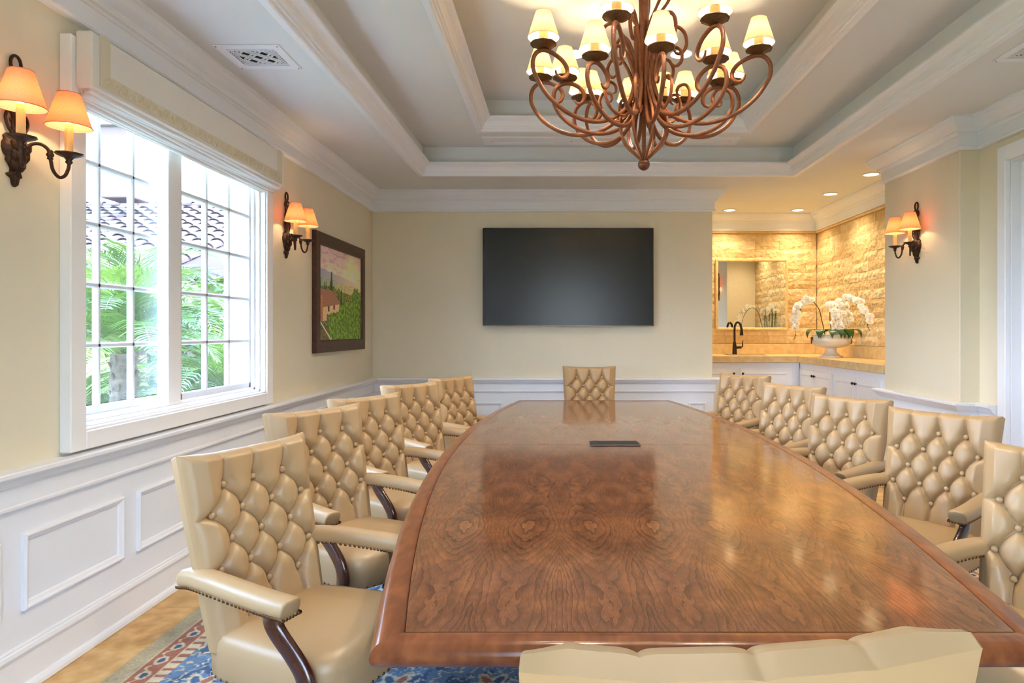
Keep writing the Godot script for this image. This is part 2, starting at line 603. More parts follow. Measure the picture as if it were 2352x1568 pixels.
func panel_mould(st, origin: Vector3, ux: Vector3, w: float, h: float):
	frame_sweep(st, origin, ux, Vector3.UP, w, h, [Vector2(0, 0), Vector2(0, .014), Vector2(-.006, .02), Vector2(-.012, .02), Vector2(-.018, .013), Vector2(-.03, .008), Vector2(-.034, .0)])

# ---------------------------------------------------------------- windows and shade
func build_windows():
	window_unit("window_1", 3.06)
	window_unit("window_2", .42)
	garden_doors()
	roman_shade()

func window_unit(called: String, d0: float):
	var w = sroot(called, "white divided-light window with wide casing")
	var d1 := d0 + 1.89
	var st := mk()
	# casing on the room side
	slab(st, -2.17, -2.118, .918, 2.74, d0 - .1, d0, .004)
	slab(st, -2.17, -2.118, .918, 2.74, d1, d1 + .1, .004)
	slab(st, -2.17, -2.118, .918, 1.0, d0, d1, .004)
	slab(st, -2.17, -2.118, 2.62, 2.74, d0, d1, .004)
	fin(st, "casing", M.sash, w)
	st = mk()   # stepped liner
	for q in [[0.0, .012, -2.39, -2.13], [.012, .03, -2.39, -2.165], [.03, .05, -2.39, -2.195]]:
		slab(st, q[2], q[3], 1.0, 2.62, d0 + q[0], d0 + q[1], .002)
		slab(st, q[2], q[3], 1.0, 2.62, d1 - q[1], d1 - q[0], .002)
		slab(st, q[2], q[3], 1.0 + q[0] * .9, 1.0 + q[1] * .9, d0, d1, .002)
		slab(st, q[2], q[3], 2.62 - q[1], 2.62 - q[0], d0, d1, .002)
	fin(st, "liner", M.sash, w)
	st = mk()
	slab(st, -2.235, -2.20, 1.0, 2.62, d0 + .78, d0 + .91, .004)
	fin(st, "mullion", M.sash, w)
	sash(w, d0 - .01, d0 + .895, -2.285)
	sash(w, d0 + .905, d1 - .02, -2.237)

func garden_doors():
	# wide glazed doors in the wall opposite the television: the daylight that comes from there
	var w = sroot("window_3", "white glazed garden doors opposite the television")
	for k in 2:
		var a := -.3 + .65 * k
		var st := mk()
		for q in [[a, a + .07], [a + .58, a + .65]]:
			slab(st, q[0], q[1], .0, 2.6, -1.33, -1.28, .003)
		slab(st, a + .07, a + .58, .0, .2, -1.33, -1.28, .003)
		slab(st, a + .07, a + .58, 2.5, 2.6, -1.33, -1.28, .003)
		for j in [1, 2, 3]:
			slab(st, a + .07, a + .58, .2 + j * .575 - .013, .2 + j * .575 + .013, -1.32, -1.29, .003)
		var s = fin(st, "glazed_leaf", M.sash, w)
		for j in 4:
			st = mk()
			slab(st, a + .07, a + .58, .2 + j * .575 + .013, .2 + (j + 1) * .575 - .013, -1.307, -1.303, .0005)
			fin(st, "pane", M.glass, s)
	var st2 := mk()
	slab(st2, -.4, -.3, 0, 2.7, -1.2, -1.17, .004)
	slab(st2, 1.0, 1.1, 0, 2.7, -1.2, -1.17, .004)
	slab(st2, -.3, 1.0, 2.6, 2.7, -1.2, -1.17, .004)
	fin(st2, "casing", M.sash, w)

func sash(w, a: float, b: float, x: float):
	var fr := 0.048
	var y0 := 1.03
	var y1 := 2.60
	var st := mk()
	slab(st, x - .018, x + .018, y0, y1, a, a + fr, .003)
	slab(st, x - .018, x + .018, y0, y1, b - fr, b, .003)
	slab(st, x - .018, x + .018, y0, y0 + .052, a, b, .003)
	slab(st, x - .018, x + .018, y1 - .04, y1, a, b, .003)
	var s = fin(st, "sash", M.muntin, w)
	var pw := (b - a - 2 * fr) / 3.0
	var ph := (y1 - .04 - y0 - .052) / 5.0
	for i in [1, 2]:
		st = mk()
		slab(st, x - .016, x + .016, y0 + .05, y1 - .04, a + fr + pw * i - .013, a + fr + pw * i + .013, .006)
		fin(st, "muntin", M.muntin, s)
	for j in [1, 2, 3, 4]:
		st = mk()
		slab(st, x - .016, x + .016, y0 + .052 + ph * j - .013, y0 + .052 + ph * j + .013, a + fr, b - fr, .006)
		fin(st, "muntin", M.muntin, s)
	st = mk()
	bx(st, Vector3.ZERO, Vector3(.004, ph - .02, pw - .02), .0005)
	var pane = commit(st)
	for i in 3:
		for j in 5:
			var p = put(pane, "pane", M.glass, s)
			p.position = P(x, y0 + .052 + ph * (j + .5), a + fr + pw * (i + .5))

func roman_shade():
	var t = thing("roman_shade", "off-white roman shade with patterned tape border, gathered above the window", "window shade", P(-2.1, 2.43, 4.03))
	var o: Vector3 = -t.position
	var a := 2.985
	var b := 5.075
	var st := mk()
	slab(st, -2.12, -2.045, 2.515, 2.765, a, b, .008)
	var v = fin(st, "valance", M.fabric, t)
	v.position = o
	st = mk()   # tape border: two short sides and the bottom run
	slab(st, -2.045, -2.0405, 2.535, 2.60, a + .05, b - .05, .001)
	slab(st, -2.045, -2.0405, 2.60, 2.765, a + .05, a + .12, .001)
	slab(st, -2.045, -2.0405, 2.60, 2.765, b - .12, b - .05, .001)
	v = fin(st, "tape_border", M.tape, t)
	v.position = o
	# raised leaf scroll on the tape
	st = mk()
	for k in 34:
		var d := a + .1 + k * .0565
		var pts := []
		for q in [Vector2(-.026, -.022), Vector2(-.014, .012), Vector2(.004, .024), Vector2(.018, .010), Vector2(.012, -.008), Vector2(.0, -.004)]:
			pts.append(P(-2.0395, 2.5675 + q.y * (1 if k % 2 == 0 else -1), d + q.x))
		tube(st, catmull(pts, 3), .0036, 5)
	v = fin(st, "tape_scroll", M.tape, t)
	v.position = o
	# stacked folds, sagging a little
	for k in 6:
		st = mk()
		var rows := []
		var x0 := -2.062 - .014 * k
		var y0 := 2.514 - .0095 * k
		for i in 25:
			var f := i / 24.0
			var d: float = lerp(a + .02, b - .02, f)
			var sag := .008 * sin(f * PI) * (k / 5.0) + .004 * sin(f * 9.0 + k * 1.7)
			var row := []
			for j in 9:
				var an := PI * j / 8.0
				row.append(P(x0 - .012 + cos(an) * .016, y0 - sag - sin(an) * .017, d))
			row.append(P(x0 - .028, y0 + .03, d))
			row.append(P(x0 + .004, y0 + .03, d))
			rows.append(row)
		grid(st, rows, true, true)
		fan(st, rows[0], true)
		fan(st, rows[24], false)
		v = fin(st, "fold", M.fabric, t)
		v.position = o
	st = mk()
	slab(st, -2.158, -2.15, 2.446, 2.50, a + .03, b - .03, .003)
	v = fin(st, "hem", M.fabric, t)
	v.position = o

# ---------------------------------------------------------------- alcove with the wet bar
func rough_stone(w: float, h: float, seed_: int) -> ArrayMesh:
	# split-faced veneer piece in the x-y plane, face towards +z, centred
	var r := RandomNumberGenerator.new()
	r.seed = seed_
	var nx := 6
	var ny := 3
	var rows := []
	for j in ny:
		var row := []
		for i in nx:
			var u := i / float(nx - 1) - .5
			var v := .5 - j / float(ny - 1)
			var edge: bool = i == 0 or i == nx - 1 or j == 0 or j == ny - 1
			var z := .009 + r.randf() * .004 if edge else .014 + r.randf() * .009
			row.append(Vector3(u * w + (0.0 if edge else r.randf_range(-.02, .02)), v * h + (0.0 if edge else r.randf_range(-.012, .012)), z))
		rows.append(row)
	var st := mk()
	var back := []
	grid(st, rows, false, false, true)
	var ring := []
	for i in nx: ring.append(rows[0][i])
	for j in range(1, ny): ring.append(rows[j][nx - 1])
	for i in range(nx - 2, -1, -1): ring.append(rows[ny - 1][i])
	for j in range(ny - 2, 0, -1): ring.append(rows[j][0])
	for p in ring:
		back.append(Vector3(p.x, p.y, 0))
	grid(st, [back, ring], false, true, true)
	return commit(st)

func build_alcove():
	var root = sroot("wall_stone_veneer", "split-face travertine veneer walls of the alcove")
	var st := mk()
	slab(st, 1.77, 3.59, 1.12, 2.815, 9.468, 9.48, 0)
	slab(st, 3.578, 3.59, 1.12, 2.815, 6.4, 9.468, 0)
	fin(st, "backing", M.grout, root)
	var r := RandomNumberGenerator.new()
	r.seed = 12
	var hrow := .1085
	var variants := {}
	for wall in 2:
		var total := 1.79 if wall == 0 else 3.05
		for k in 14:
			var y := 1.272 + hrow * (k + .5)
			var a := 0.0
			var first := true
			while a < total - .001:
				var w: float = [.34, .44, .52, .6][r.randi() % 4]
				if first:
					w = [.2, .34, .44, .52, .6][(k * 3 + wall) % 5]
					first = false
				if a + w > total - .12:
					w = total - a
				var key := snappedf(w, .02)
				var vk := "%.2f_%d" % [key, r.randi() % 2]
				if not variants.has(vk):
					variants[vk] = rough_stone(key - .002, hrow - .001, hash(vk))
				var proud := r.randf() * .007
				var o = put(variants[vk], "stone", M.stone[r.randi() % 3], root)
				o.scale = Vector3(w / key, 1, 1)
				if wall == 0:
					o.position = P(1.77 + a + w / 2, y, 9.470 - proud)
				else:
					o.position = P(3.580 - proud, y, 9.455 - a - w / 2)
					o.rotation.y = -PI / 2
				a += w
	st = mk()
	sweep(st, [Vector2(0, 2.822), Vector2(.03, 2.822), Vector2(.036, 2.812), Vector2(.03, 2.80), Vector2(.02, 2.793), Vector2(0, 2.792)], [Vector2(1.77, 9.46), Vector2(3.57, 9.46), Vector2(3.57, 6.41)])
	fin(st, "pencil_bead", M.honed, root)
	# counter, splash
	var ct = thing("stone_counter", "honed travertine counter with splash, wrapping the corner of the bar", "counter", P(3.3, 1.04, 8.2))
	st = mk()
	slab(st, 1.775, 3.565, 1.043, 1.13, 8.70, 9.455, .006)
	slab(st, 3.035, 3.565, 1.043, 1.13, 6.415, 8.70, .006)
	var c = fin(st, "counter_top", M.honed, ct)
	c.position = -ct.position
	st = mk()
	slab(st, 1.775, 3.565, 1.13, 1.268, 9.425, 9.455, .003)
	slab(st, 3.535, 3.565, 1.13, 1.268, 6.415, 9.425, .003)
	c = fin(st, "splash", M.honed, ct)
	c.position = -ct.position
	st = mk()
	frame_sweep(st, P(2.2, 1.1305, 8.86), Vector3(1, 0, 0), Vector3(0, 0, -1), .5, .30, [Vector2(0, 0), Vector2(0, .003), Vector2(-.02, .003), Vector2(-.02, 0)])
	c = fin(st, "sink_rim", M.faucet, ct)
	c.position = -ct.position
	# cabinets
	cabinet("white bar cabinet under the mirror, below the faucet", P(2.43, 0, 8.76), 0.0, 1.295, .68, [[-.645, -.171, 1], [-.115, .545, -1]])
	cabinet("white bar cabinet under the orchids, next to the corner", P(3.085, 0, 8.2), -PI / 2, 1.13, .47, [[-.53, -.02, 1], [-.015, .5, -1]])
	cabinet("white bar cabinet under the counter beside the pier", P(3.085, 0, 7.03), -PI / 2, 1.2, .47, [[-.607, -.052, 1], [-.047, .51, -1]])
	# mirror
	var m = thing("wall_mirror", "square bar mirror in a travertine frame on the stone wall", "mirror", P(2.655, 1.946, 9.43))
	st = mk()
	bx(st, Vector3(0, 0, .004), Vector3(.93, .91, .008), .002)
	fin(st, "mirror_glass", M.mirror, m)
	st = mk()
	frame_sweep(st, Vector3(-.5, -.49, -.008), Vector3.RIGHT, Vector3.UP, 1.0, .98, [Vector2(0, -.005), Vector2(0, .026), Vector2(-.010, .030), Vector2(-.026, .028), Vector2(-.036, .018), Vector2(-.042, .005), Vector2(-.042, -.005)])
	fin(st, "frame", M.mirror_frame, m)

func cabinet(label: String, at: Vector3, turn: float, w: float, depth: float, doors: Array):
	# local: x along the face, face towards +z at z = 0
	var t = thing("bar_cabinet", label, "cabinet", at, turn, "bar cabinets")
	var st := mk()
	bx(st, Vector3(0, .52, -depth / 2), Vector3(w, 1.04, depth), .002)
	fin(st, "body", M.trim, t)
	for q in doors:
		st = mk()
		var x0: float = q[0]
		var x1: float = q[1]
		bx(st, Vector3((x0 + x1) / 2, .53, .009), Vector3(x1 - x0, .87, .018), .002)
		frame_sweep(st, Vector3(x0 + .055, .15, .018), Vector3.RIGHT, Vector3.UP, x1 - x0 - .11, .76, [Vector2(0, -.001), Vector2(0, .006), Vector2(-.01, .008), Vector2(-.02, .003), Vector2(-.024, -.001)])
		var d = fin(st, "door", M.trim, t)
		st = mk()
		lathe(st, [Vector2(.006, 0), Vector2(.006, .012), Vector2(.014, .016), Vector2(.016, .024), Vector2(.01, .031), Vector2(0, .033)], 12, Vector3(x1 - .03 if q[2] > 0 else x0 + .03, .90, .017), Basis(Vector3.RIGHT, PI / 2))
		fin(st, "knob", M.faucet, d)

# ---------------------------------------------------------------- ceiling fittings
func build_ceiling_fittings():
	air_grille("white pierced square air grille in the soffit on the window side", P(-1.768, CEIL, 4.015), .375, .35)
	air_grille("white pierced square air grille in the soffit on the door side", P(2.77, CEIL, 3.90), .375, .35)
	# slot diffuser in the outer tray
	var t = thing("slot_diffuser", "long white slot air diffuser in the ceiling tray near the television wall", "air vent", P(.51, TRAY1, 6.78))
	var st := mk()
	frame_sweep(st, Vector3(-1.27, 0, -.13), Vector3.RIGHT, Vector3(0, 0, 1), 2.54, .26, [Vector2(0, .0), Vector2(0, .0), Vector2(0, .012), Vector2(-.01, .016), Vector2(-.08, .016), Vector2(-.085, .0)])
	# faces down: mirror the frame
	var f = fin(st, "frame", M.trim, t)
	f.scale = Vector3(1, 1, 1)
	st = mk()
	bx(st, Vector3(0, -.004, 0), Vector3(2.37, .006, .1), .001)
	fin(st, "backing", M.dark_hole, t)
	for k in 3:
		st = mk()
		bx(st, Vector3(-.79 + .79 * k, -.009, .007), Vector3(.786, .008, .084), .002)
		fin(st, "blade", M.trim, t)
	for q in [[2.27, 9.11, "small recessed bar downlight above the faucet and mirror"], [3.18, 9.11, "small recessed bar downlight in the stone corner behind the orchids"], [3.19, 8.04, "small recessed bar downlight above the orchid urn"], [3.21, 7.03, "small recessed bar downlight above the counter end at the pier"]]:
		downlight(q[2], P(q[0], CEIL, q[1]), .075, M.lens_warm, Color(1.0, .90, .73), .56, "bar downlights")
	for q in [[.126, 5.35, "recessed downlight in the inner tray, television end, window side"], [.954, 5.35, "recessed downlight in the inner tray, television end, bar side"], [.126, 2.93, "recessed downlight in the inner tray, far from the television, window side"], [.954, 2.93, "recessed downlight in the inner tray, far from the television, door side"]]:
		downlight(q[2], P(q[0], TRAY2, q[1]), .085, M.lens_cool, Color(1.0, .95, .88), 1.1, "tray downlights")

func air_grille(label, at: Vector3, w: float, l: float):
	var t = thing("air_grille", label, "air vent", at)
	var st := mk()
	var b := .052
	bx(st, Vector3(0, -.004, l / 2 - b / 2), Vector3(w, .008, b), .002)
	bx(st, Vector3(0, -.004, -l / 2 + b / 2), Vector3(w, .008, b), .002)
	bx(st, Vector3(w / 2 - b / 2, -.004, 0), Vector3(b, .008, l - 2 * b), .002)
	bx(st, Vector3(-w / 2 + b / 2, -.004, 0), Vector3(b, .008, l - 2 * b), .002)
	fin(st, "frame", M.trim, t)
	st = mk()
	bx(st, Vector3(0, -.0012, 0), Vector3(w - .04, .002, l - .04), .0005)
	fin(st, "backing", M.dark_hole, t)
	st = mk()
	var iw := w - 2 * b
	var il := l - 2 * b
	var e := .026
	for s in [-1, 1]:
		bx(st, Vector3(0, -.004, s * (il / 2 - e)), Vector3(iw, .006, .005), .001)
		bx(st, Vector3(s * (iw / 2 - e), -.004, 0), Vector3(.005, .006, il), .001)
		var nx := 11
		for k in nx:
			var x := -iw / 2 + iw * (k + .5) / nx
			bx(st, Vector3(x, -.004, s * (il / 2 - e / 2)), Vector3(.003, .006, e), .001, Basis(Vector3.UP, .5 * s))
			bx(st, Vector3(s * (iw / 2 - e / 2), -.004, x * il / iw), Vector3(e, .006, .003), .001, Basis(Vector3.UP, .5 * s))
		bx(st, Vector3(0, -.004, s * (il / 2 - e / 2)), Vector3(iw, .006, .005), .001)
		bx(st, Vector3(s * (iw / 2 - e / 2), -.004, 0), Vector3(.005, .006, il), .001)
	# overlapping rings and crossed bars
	var hw := iw / 2 - e
	var hl := il / 2 - e
	var pch := .105
	for i in range(-2, 3):
		for j in range(-2, 3):
			var c := Vector2(i * pch / 2.0, j * pch / 2.0)
			if (i + j) % 2 != 0:
				continue
			for R: float in [.052, .030]:
				for k in 20:
					var a0 := TAU * k / 20.0
					var a1 := TAU * (k + 1) / 20.0
					var p := c + Vector2(cos(a0), sin(a0)) * R
					var q := c + Vector2(cos(a1), sin(a1)) * R
					var mid := (p + q) / 2
					if abs(mid.x) > hw or abs(mid.y) > hl:
						continue
					bx(st, Vector3(mid.x, -.004, mid.y), Vector3(p.distance_to(q) + .001, .006, .0036), .001, Basis(Vector3.UP, -atan2(q.y - p.y, q.x - p.x)))
			for k in 8:
				var an := TAU * k / 8.0 + PI / 8
				var mid2 := c + Vector2(cos(an), sin(an)) * .041
				if abs(mid2.x) < hw and abs(mid2.y) < hl:
					bx(st, Vector3(mid2.x, -.004, mid2.y), Vector3(.024, .006, .0032), .001, Basis(Vector3.UP, -an))
	fin(st, "lattice", M.trim, t)
	st = mk()
	lathe(st, [Vector2(.0045, -.0098), Vector2(.004, -.0085), Vector2(.004, -.007)], 8)
	var sc := commit(st)
	for sx in [-1, 1]:
		for sz in [-1, 1]:
			var o = put(sc, "screw", M.nail, t)
			o.position = Vector3(sx * (w / 2 - .014), 0, sz * (l / 2 - .014))

func downlight(label, at: Vector3, r: float, lens, col: Color, energy: float, group):
	var t = thing("downlight", label, "downlight", at, 0.0, group)
	var st := mk()
	lathe(st, [Vector2(r + .006, -.001), Vector2(r + .018, -.003), Vector2(r + .016, -.007), Vector2(r, -.008), Vector2(r - .006, -.002), Vector2(r + .006, -.001)], 28)
	fin(st, "trim_ring", M.trim, t)
	st = mk()
	lathe(st, [Vector2(0, -.004), Vector2(r - .004, -.004), Vector2(r - .004, -.002), Vector2(0, -.002)], 28)
	fin(st, "lamp_lens", lens, t)
	var l := SpotLight3D.new()
	l.name = "lamp"
	l.light_color = col
	l.light_energy = energy
	l.light_size = r * .8
	l.spot_range = 12.0
	l.spot_angle = 62.0
	l.spot_attenuation = 2.0
	l.shadow_enabled = true
	t.add_child(l)
	l.position = Vector3(0, -.02, 0)
	l.rotation.x = -PI / 2

# ---------------------------------------------------------------- table
const TC := 4.145
const TX := 0.345
func half_width(d: float) -> float:
	var s := (d - TC) / 2.655
	return 1.02 - .262 * s * s - .072      # to the inner edge of the solid band

func veneer_image() -> ImageTexture:
	var W := 512
	var H := 2048
	var warp := FastNoiseLite.new()
	warp.seed = 5; warp.frequency = 1.0; warp.fractal_octaves = 2
	var fiber := FastNoiseLite.new()
	fiber.seed = 9; fiber.frequency = 1.0; fiber.fractal_octaves = 2
	var cloud := FastNoiseLite.new()
	cloud.seed = 14; cloud.frequency = 1.0; cloud.fractal_octaves = 3
	var half := W / 2
	var data := PackedByteArray()
	data.resize(W * H * 3)
	var light := Vector3(143, 88, 50)
	var dark := Vector3(52, 25, 11)
	for j in H:
		var t := 2.655 * (j + .5) / H
		var g := 5.6 * exp(-pow((t - .98) / .52, 2.0)) + 4.6 * exp(-pow((t - 1.72) / .24, 2.0)) + 1.6 * exp(-pow((t - 2.35) / .2, 2.0)) + .5 * sin(t * 9.0)
		var s0 := .104 + .022 * sin(t * 3.1 + .6)
		for i in half:
			var s := .222 * (i + .5) / half
			var x := (s - s0) / .10
			var w1 := warp.get_noise_2d(s * 9.0, t * 2.2)
			var w2 := warp.get_noise_2d(s * 40.0 + 40.0, t * 9.0)
			var F := 4.0 * x * x - 1.2 * g + .6 * w1 + .28 * w2 + 40.0
			var fr := F - floorf(F)
			var n := int(floorf(F))
			var strength := .45 + .55 * absf(sin(n * 12.9))
			var line := exp(-fr * 5.5) * strength - .35 * exp(-(1.0 - fr) * 9.0) * strength
			var fb := fiber.get_noise_2d(s * 420.0, t * 22.0)
			var pore := maxf(0.0, fiber.get_noise_2d(s * 900.0 + 70.0, t * 60.0) - .25)
			var cl := cloud.get_noise_2d(s * 9.0, t * 3.2) + .5 * cloud.get_noise_2d(s * 30.0, t * 13.0)
			var k := clampf(.28 + .54 * line - .30 * cl - .24 * fb + .35 * pore, 0.0, 1.0)
			var c := light.lerp(dark, k)
			var a := (j * W + i) * 3
			var b := (j * W + (W - 1 - i)) * 3
			data[a] = int(c.x); data[a + 1] = int(c.y); data[a + 2] = int(c.z)
			data[b] = int(c.x); data[b + 1] = int(c.y); data[b + 2] = int(c.z)
	return ImageTexture.create_from_image(Image.create_from_data(W, H, false, Image.FORMAT_RGB8, data))

func build_table():
	var top := mat(Color.WHITE, 0.30)
	top.albedo_texture = veneer_image()
	top.metallic_specular = 0.25
	top.clearcoat_enabled = true
	top.clearcoat = 1.0
	top.clearcoat_roughness = 0.10
	M.veneer = top
	var band = tri_mat(mat(Color.WHITE, 0.28), noise_tex(0.016, c255(96, 49, 25), c255(144, 84, 47), 512, 101, 5), 1.0)
	band.uv1_scale = Vector3(2.2, 2.2, .7)
	band.metallic_specular = 0.25
	band.clearcoat_enabled = true
	band.clearcoat = 0.7
	band.clearcoat_roughness = 0.14
	var t = thing("conference_table", "long boat-shaped polished wood conference table with figured veneer", "table", P(TX, .0125, TC))
	var org: Vector3 = t.position
	var L := 2.655 - .072
	var ends := [[TC - L, TC - .0016], [TC + .0016, TC + L]]
	# veneer fields
	for k in 2:
		var st := mk()
		st.set_smooth_group(-1)
		var nrow := 40
		for i in nrow:
			var d0: float = lerp(ends[k][0], ends[k][1], i / float(nrow))
			var d1: float = lerp(ends[k][0], ends[k][1], (i + 1) / float(nrow))
			if k == 0 and i == 0: d0 += .003
			if k == 1 and i == nrow - 1: d1 -= .003
			var w0 := half_width(d0) - .003
			var w1 := half_width(d1) - .003
			var uvs := []
			var ps := []
			for q in [[TX - w0, d0], [TX + w0, d0], [TX + w1, d1], [TX - w1, d1]]:
				ps.append(P(q[0], .76, q[1]) - org)
				var v: float = (q[1] - TC) / 2.655
				uvs.append(Vector2(q[0] / .444, (1.0 + v) if k == 0 else (1.0 - v)))
			quad_uv(st, ps[0], ps[1], ps[2], ps[3], uvs[0], uvs[1], uvs[2], uvs[3])
			for s in [0, 1]:      # edges of the panel
				var a = ps[0] if s == 0 else ps[1]
				var b = ps[3] if s == 0 else ps[2]
				quad_o(st, a, b, b - Vector3(0, .03, 0), a - Vector3(0, .03, 0), Vector3(-1 if s == 0 else 1, 0, 0))
			if i == 0:
				quad_o(st, ps[0], ps[1], ps[1] - Vector3(0, .03, 0), ps[0] - Vector3(0, .03, 0), Vector3(0, 0, 1))
			if i == nrow - 1:
				quad_o(st, ps[3], ps[2], ps[2] - Vector3(0, .03, 0), ps[3] - Vector3(0, .03, 0), Vector3(0, 0, -1))
		fin(st, "veneer_field", top, t)
	# core under the fields
	var stc := mk()
	stc.set_smooth_group(-1)
	for i in 40:
		var d0: float = lerp(TC - L, TC + L, i / 40.0)
		var d1: float = lerp(TC - L, TC + L, (i + 1) / 40.0)
		var w0 := half_width(d0) + .002
		var w1 := half_width(d1) + .002
		for yy in [[.752, 1], [.712, -1]]:
			quad_o(stc, P(TX - w0, yy[0], d0) - org, P(TX + w0, yy[0], d0) - org, P(TX + w1, yy[0], d1) - org, P(TX - w1, yy[0], d1) - org, Vector3(0, yy[1], 0))
	fin(stc, "core", M.mahogany, t)
	# solid bands with a bullnose, mitred at the corners
	var prof := []
	for q in [Vector2(0, .748), Vector2(0, .7588), Vector2(.002, .7604), Vector2(.02, .7604), Vector2(.044, .7604)]:
		prof.append(q)
	for k in 9:
		var an := deg_to_rad(80.0 - 20.0 * k)
		prof.append(Vector2(.046 + cos(an) * .027, .733 + sin(an) * .027))
	prof.append(Vector2(.04, .705)); prof.append(Vector2(0, .705))
	var path := []
	var nn := 24
	for i in nn + 1:
		var d: float = lerp(TC + L, TC - L, i / float(nn))
		path.append(Vector2(TX - half_width(d), d))
	for i in nn + 1:
		var d: float = lerp(TC - L, TC + L, i / float(nn))
		path.append(Vector2(TX + half_width(d), d))
	var rows := []
	var n := path.size()
	for i in n:
		var p: Vector2 = path[i]
		var t0: Vector2 = (p - path[(i - 1 + n) % n]).normalized()
		var t1: Vector2 = (path[(i + 1) % n] - p).normalized()
		var n0 := Vector2(t0.y, -t0.x)
		var n1 := Vector2(t1.y, -t1.x)
		var m := (n0 + n1) / (1.0 + n0.dot(n1))
		var row := []
		for q in prof:
			row.append(P(p.x + m.x * q.x, q.y, p.y + m.y * q.x) - org)
		rows.append(row)
	rows.append(rows[0])
	for q in [[0, nn / 2], [nn / 2, nn], [nn, nn + 1], [nn + 1, nn + 1 + nn / 2], [nn + 1 + nn / 2, n - 1], [n - 1, n]]:
		var st := mk()
		grid(st, rows.slice(q[0], q[1] + 1), true, true)
		fin(st, "edge_band", band, t)
	# apron and two panel pedestals
	for dd in [-1.45, 1.45]:
		var st := mk()
		bx(st, Vector3(0, .36, -dd), Vector3(.62, .64, .5), .012)
		bx(st, Vector3(0, .052, -dd), Vector3(.86, .10, .74), .012)
		bx(st, Vector3(0, .685, -dd), Vector3(.86, .05, .74), .012)
		var pd = fin(st, "pedestal", M.mahogany, t)
		for s in [-1, 1]:
			st = mk()
			panel_mould(st, Vector3(-.24, .15, -dd + .25) if s > 0 else Vector3(.24, .15, -dd - .25), Vector3(s, 0, 0), .48, .46)
			fin(st, "raised_panel", M.mahogany, pd)
	# power and data box let into the top
	var pb = thing("table_power_box", "black hinged power and data box set flush in the tabletop", "power box", P(.335, .7612, 4.15))
	var st := mk()
	bx(st, Vector3(0, .003, 0), Vector3(.30, .006, .155), .002)
	fin(st, "bezel", mat(c255(60, 62, 66), .35, .5), pb)
	st = mk()
	bx(st, Vector3(0, .0075, .003), Vector3(.284, .003, .132), .0012)
	fin(st, "lid", M.black_plastic, pb)
	st = mk()
	bx(st, Vector3(-.03, .0075, -.071), Vector3(.10, .003, .005), .001)
	bx(st, Vector3(.06, .0075, -.071), Vector3(.05, .003, .005), .001)
	fin(st, "hinge", mat(c255(90, 92, 96), .4, .5), pb)
	# rug
	var rug = thing("area_rug", "blue oriental rug with a rust red border under the table", "rug", P(.35, .001, 4.1))
	st = mk()
	bx(st, Vector3(0, .005, 0), Vector3(4.46, .01, 7.0), .003)
	fin(st, "backing", mat(c255(176, 164, 136), .95), rug)
	st = mk()
	st.set_smooth_group(-1)
	quad_uv(st, Vector3(-2.225, .0105, 3.495), Vector3(2.225, .0105, 3.495), Vector3(2.225, .0105, -3.495), Vector3(-2.225, .0105, -3.495), Vector2(0, 1), Vector2(1, 1), Vector2(1, 0), Vector2(0, 0))
	var rm := mat(Color.WHITE, .97)
	rm.albedo_texture = rug_image()
	fin(st, "pile", rm, rug)

func rug_image() -> ImageTexture:
	var W := 640
	var H := 1000
	var n := FastNoiseLite.new()
	n.seed = 3; n.frequency = 1.0; n.fractal_octaves = 3
	var data := PackedByteArray()
	data.resize(W * H * 3)
	var beige := Vector3(176, 166, 140)
	var sand := Vector3(206, 192, 164)
	var rust := Vector3(160, 104, 84)
	var blue := Vector3(104, 132, 164)
	var navy := Vector3(70, 94, 128)
	for j in H:
		for i in W:
			var x := 4.45 * (i + .5) / W
			var y := 6.99 * (j + .5) / H
			var e := minf(minf(x, 4.45 - x), minf(y, 6.99 - y))
			var along := y if minf(x, 4.45 - x) < minf(y, 6.99 - y) else x
			var c: Vector3
			if e < .085:
				c = beige
			elif e < .19:
				var q := (e - .1375) / .0525
				c = rust
				var f := fmod(along, .13) / .13 * 2.0 - 1.0
				var f2 := fmod(along + .065, .13) / .13 * 2.0 - 1.0
				if f * f + q * q * 1.3 < .34: c = sand
				if f * f + q * q * 1.3 < .10: c = navy
				if absf(q) > .86: c = sand
				if absf(q - .5 * sin(along * 48.0)) < .10 and f2 * f2 < .3: c = sand
			elif e < .235:
				c = sand
				if fmod(along, .06) < .022: c = rust
			else:
				var gx := fmod(x + .2 * floorf(y / .42), .40) / .40 * 2.0 - 1.0
				var gy := fmod(y, .42) / .42 * 2.0 - 1.0
				var r := sqrt(gx * gx + gy * gy)
				var an := atan2(gy, gx)
				var edge := .42 + .13 * cos(an * 6.0)
				c = blue
				if n.get_noise_2d(x * 7.0, y * 7.0) > .16: c = navy
				if absf(n.get_noise_2d(x * 11.0 + 9.0, y * 11.0)) < .085: c = sand
				if r < edge: c = sand
				if r < edge - .12: c = rust if (int(floorf(y / .42)) + int(floorf(x / .4))) % 2 == 0 else navy
				if r < .13: c = sand
			var w := 1.0 + .16 * n.get_noise_2d(x * 130.0, y * 130.0) + .14 * n.get_noise_2d(x * 5.0, y * 5.0)
			c *= w
			var a := (j * W + i) * 3
			data[a] = clampi(int(c.x), 0, 255); data[a + 1] = clampi(int(c.y), 0, 255); data[a + 2] = clampi(int(c.z), 0, 255)
	return ImageTexture.create_from_image(Image.create_from_data(W, H, false, Image.FORMAT_RGB8, data))

# ---------------------------------------------------------------- chairs
const BACK_H := .62
var seg := []
var btn := []

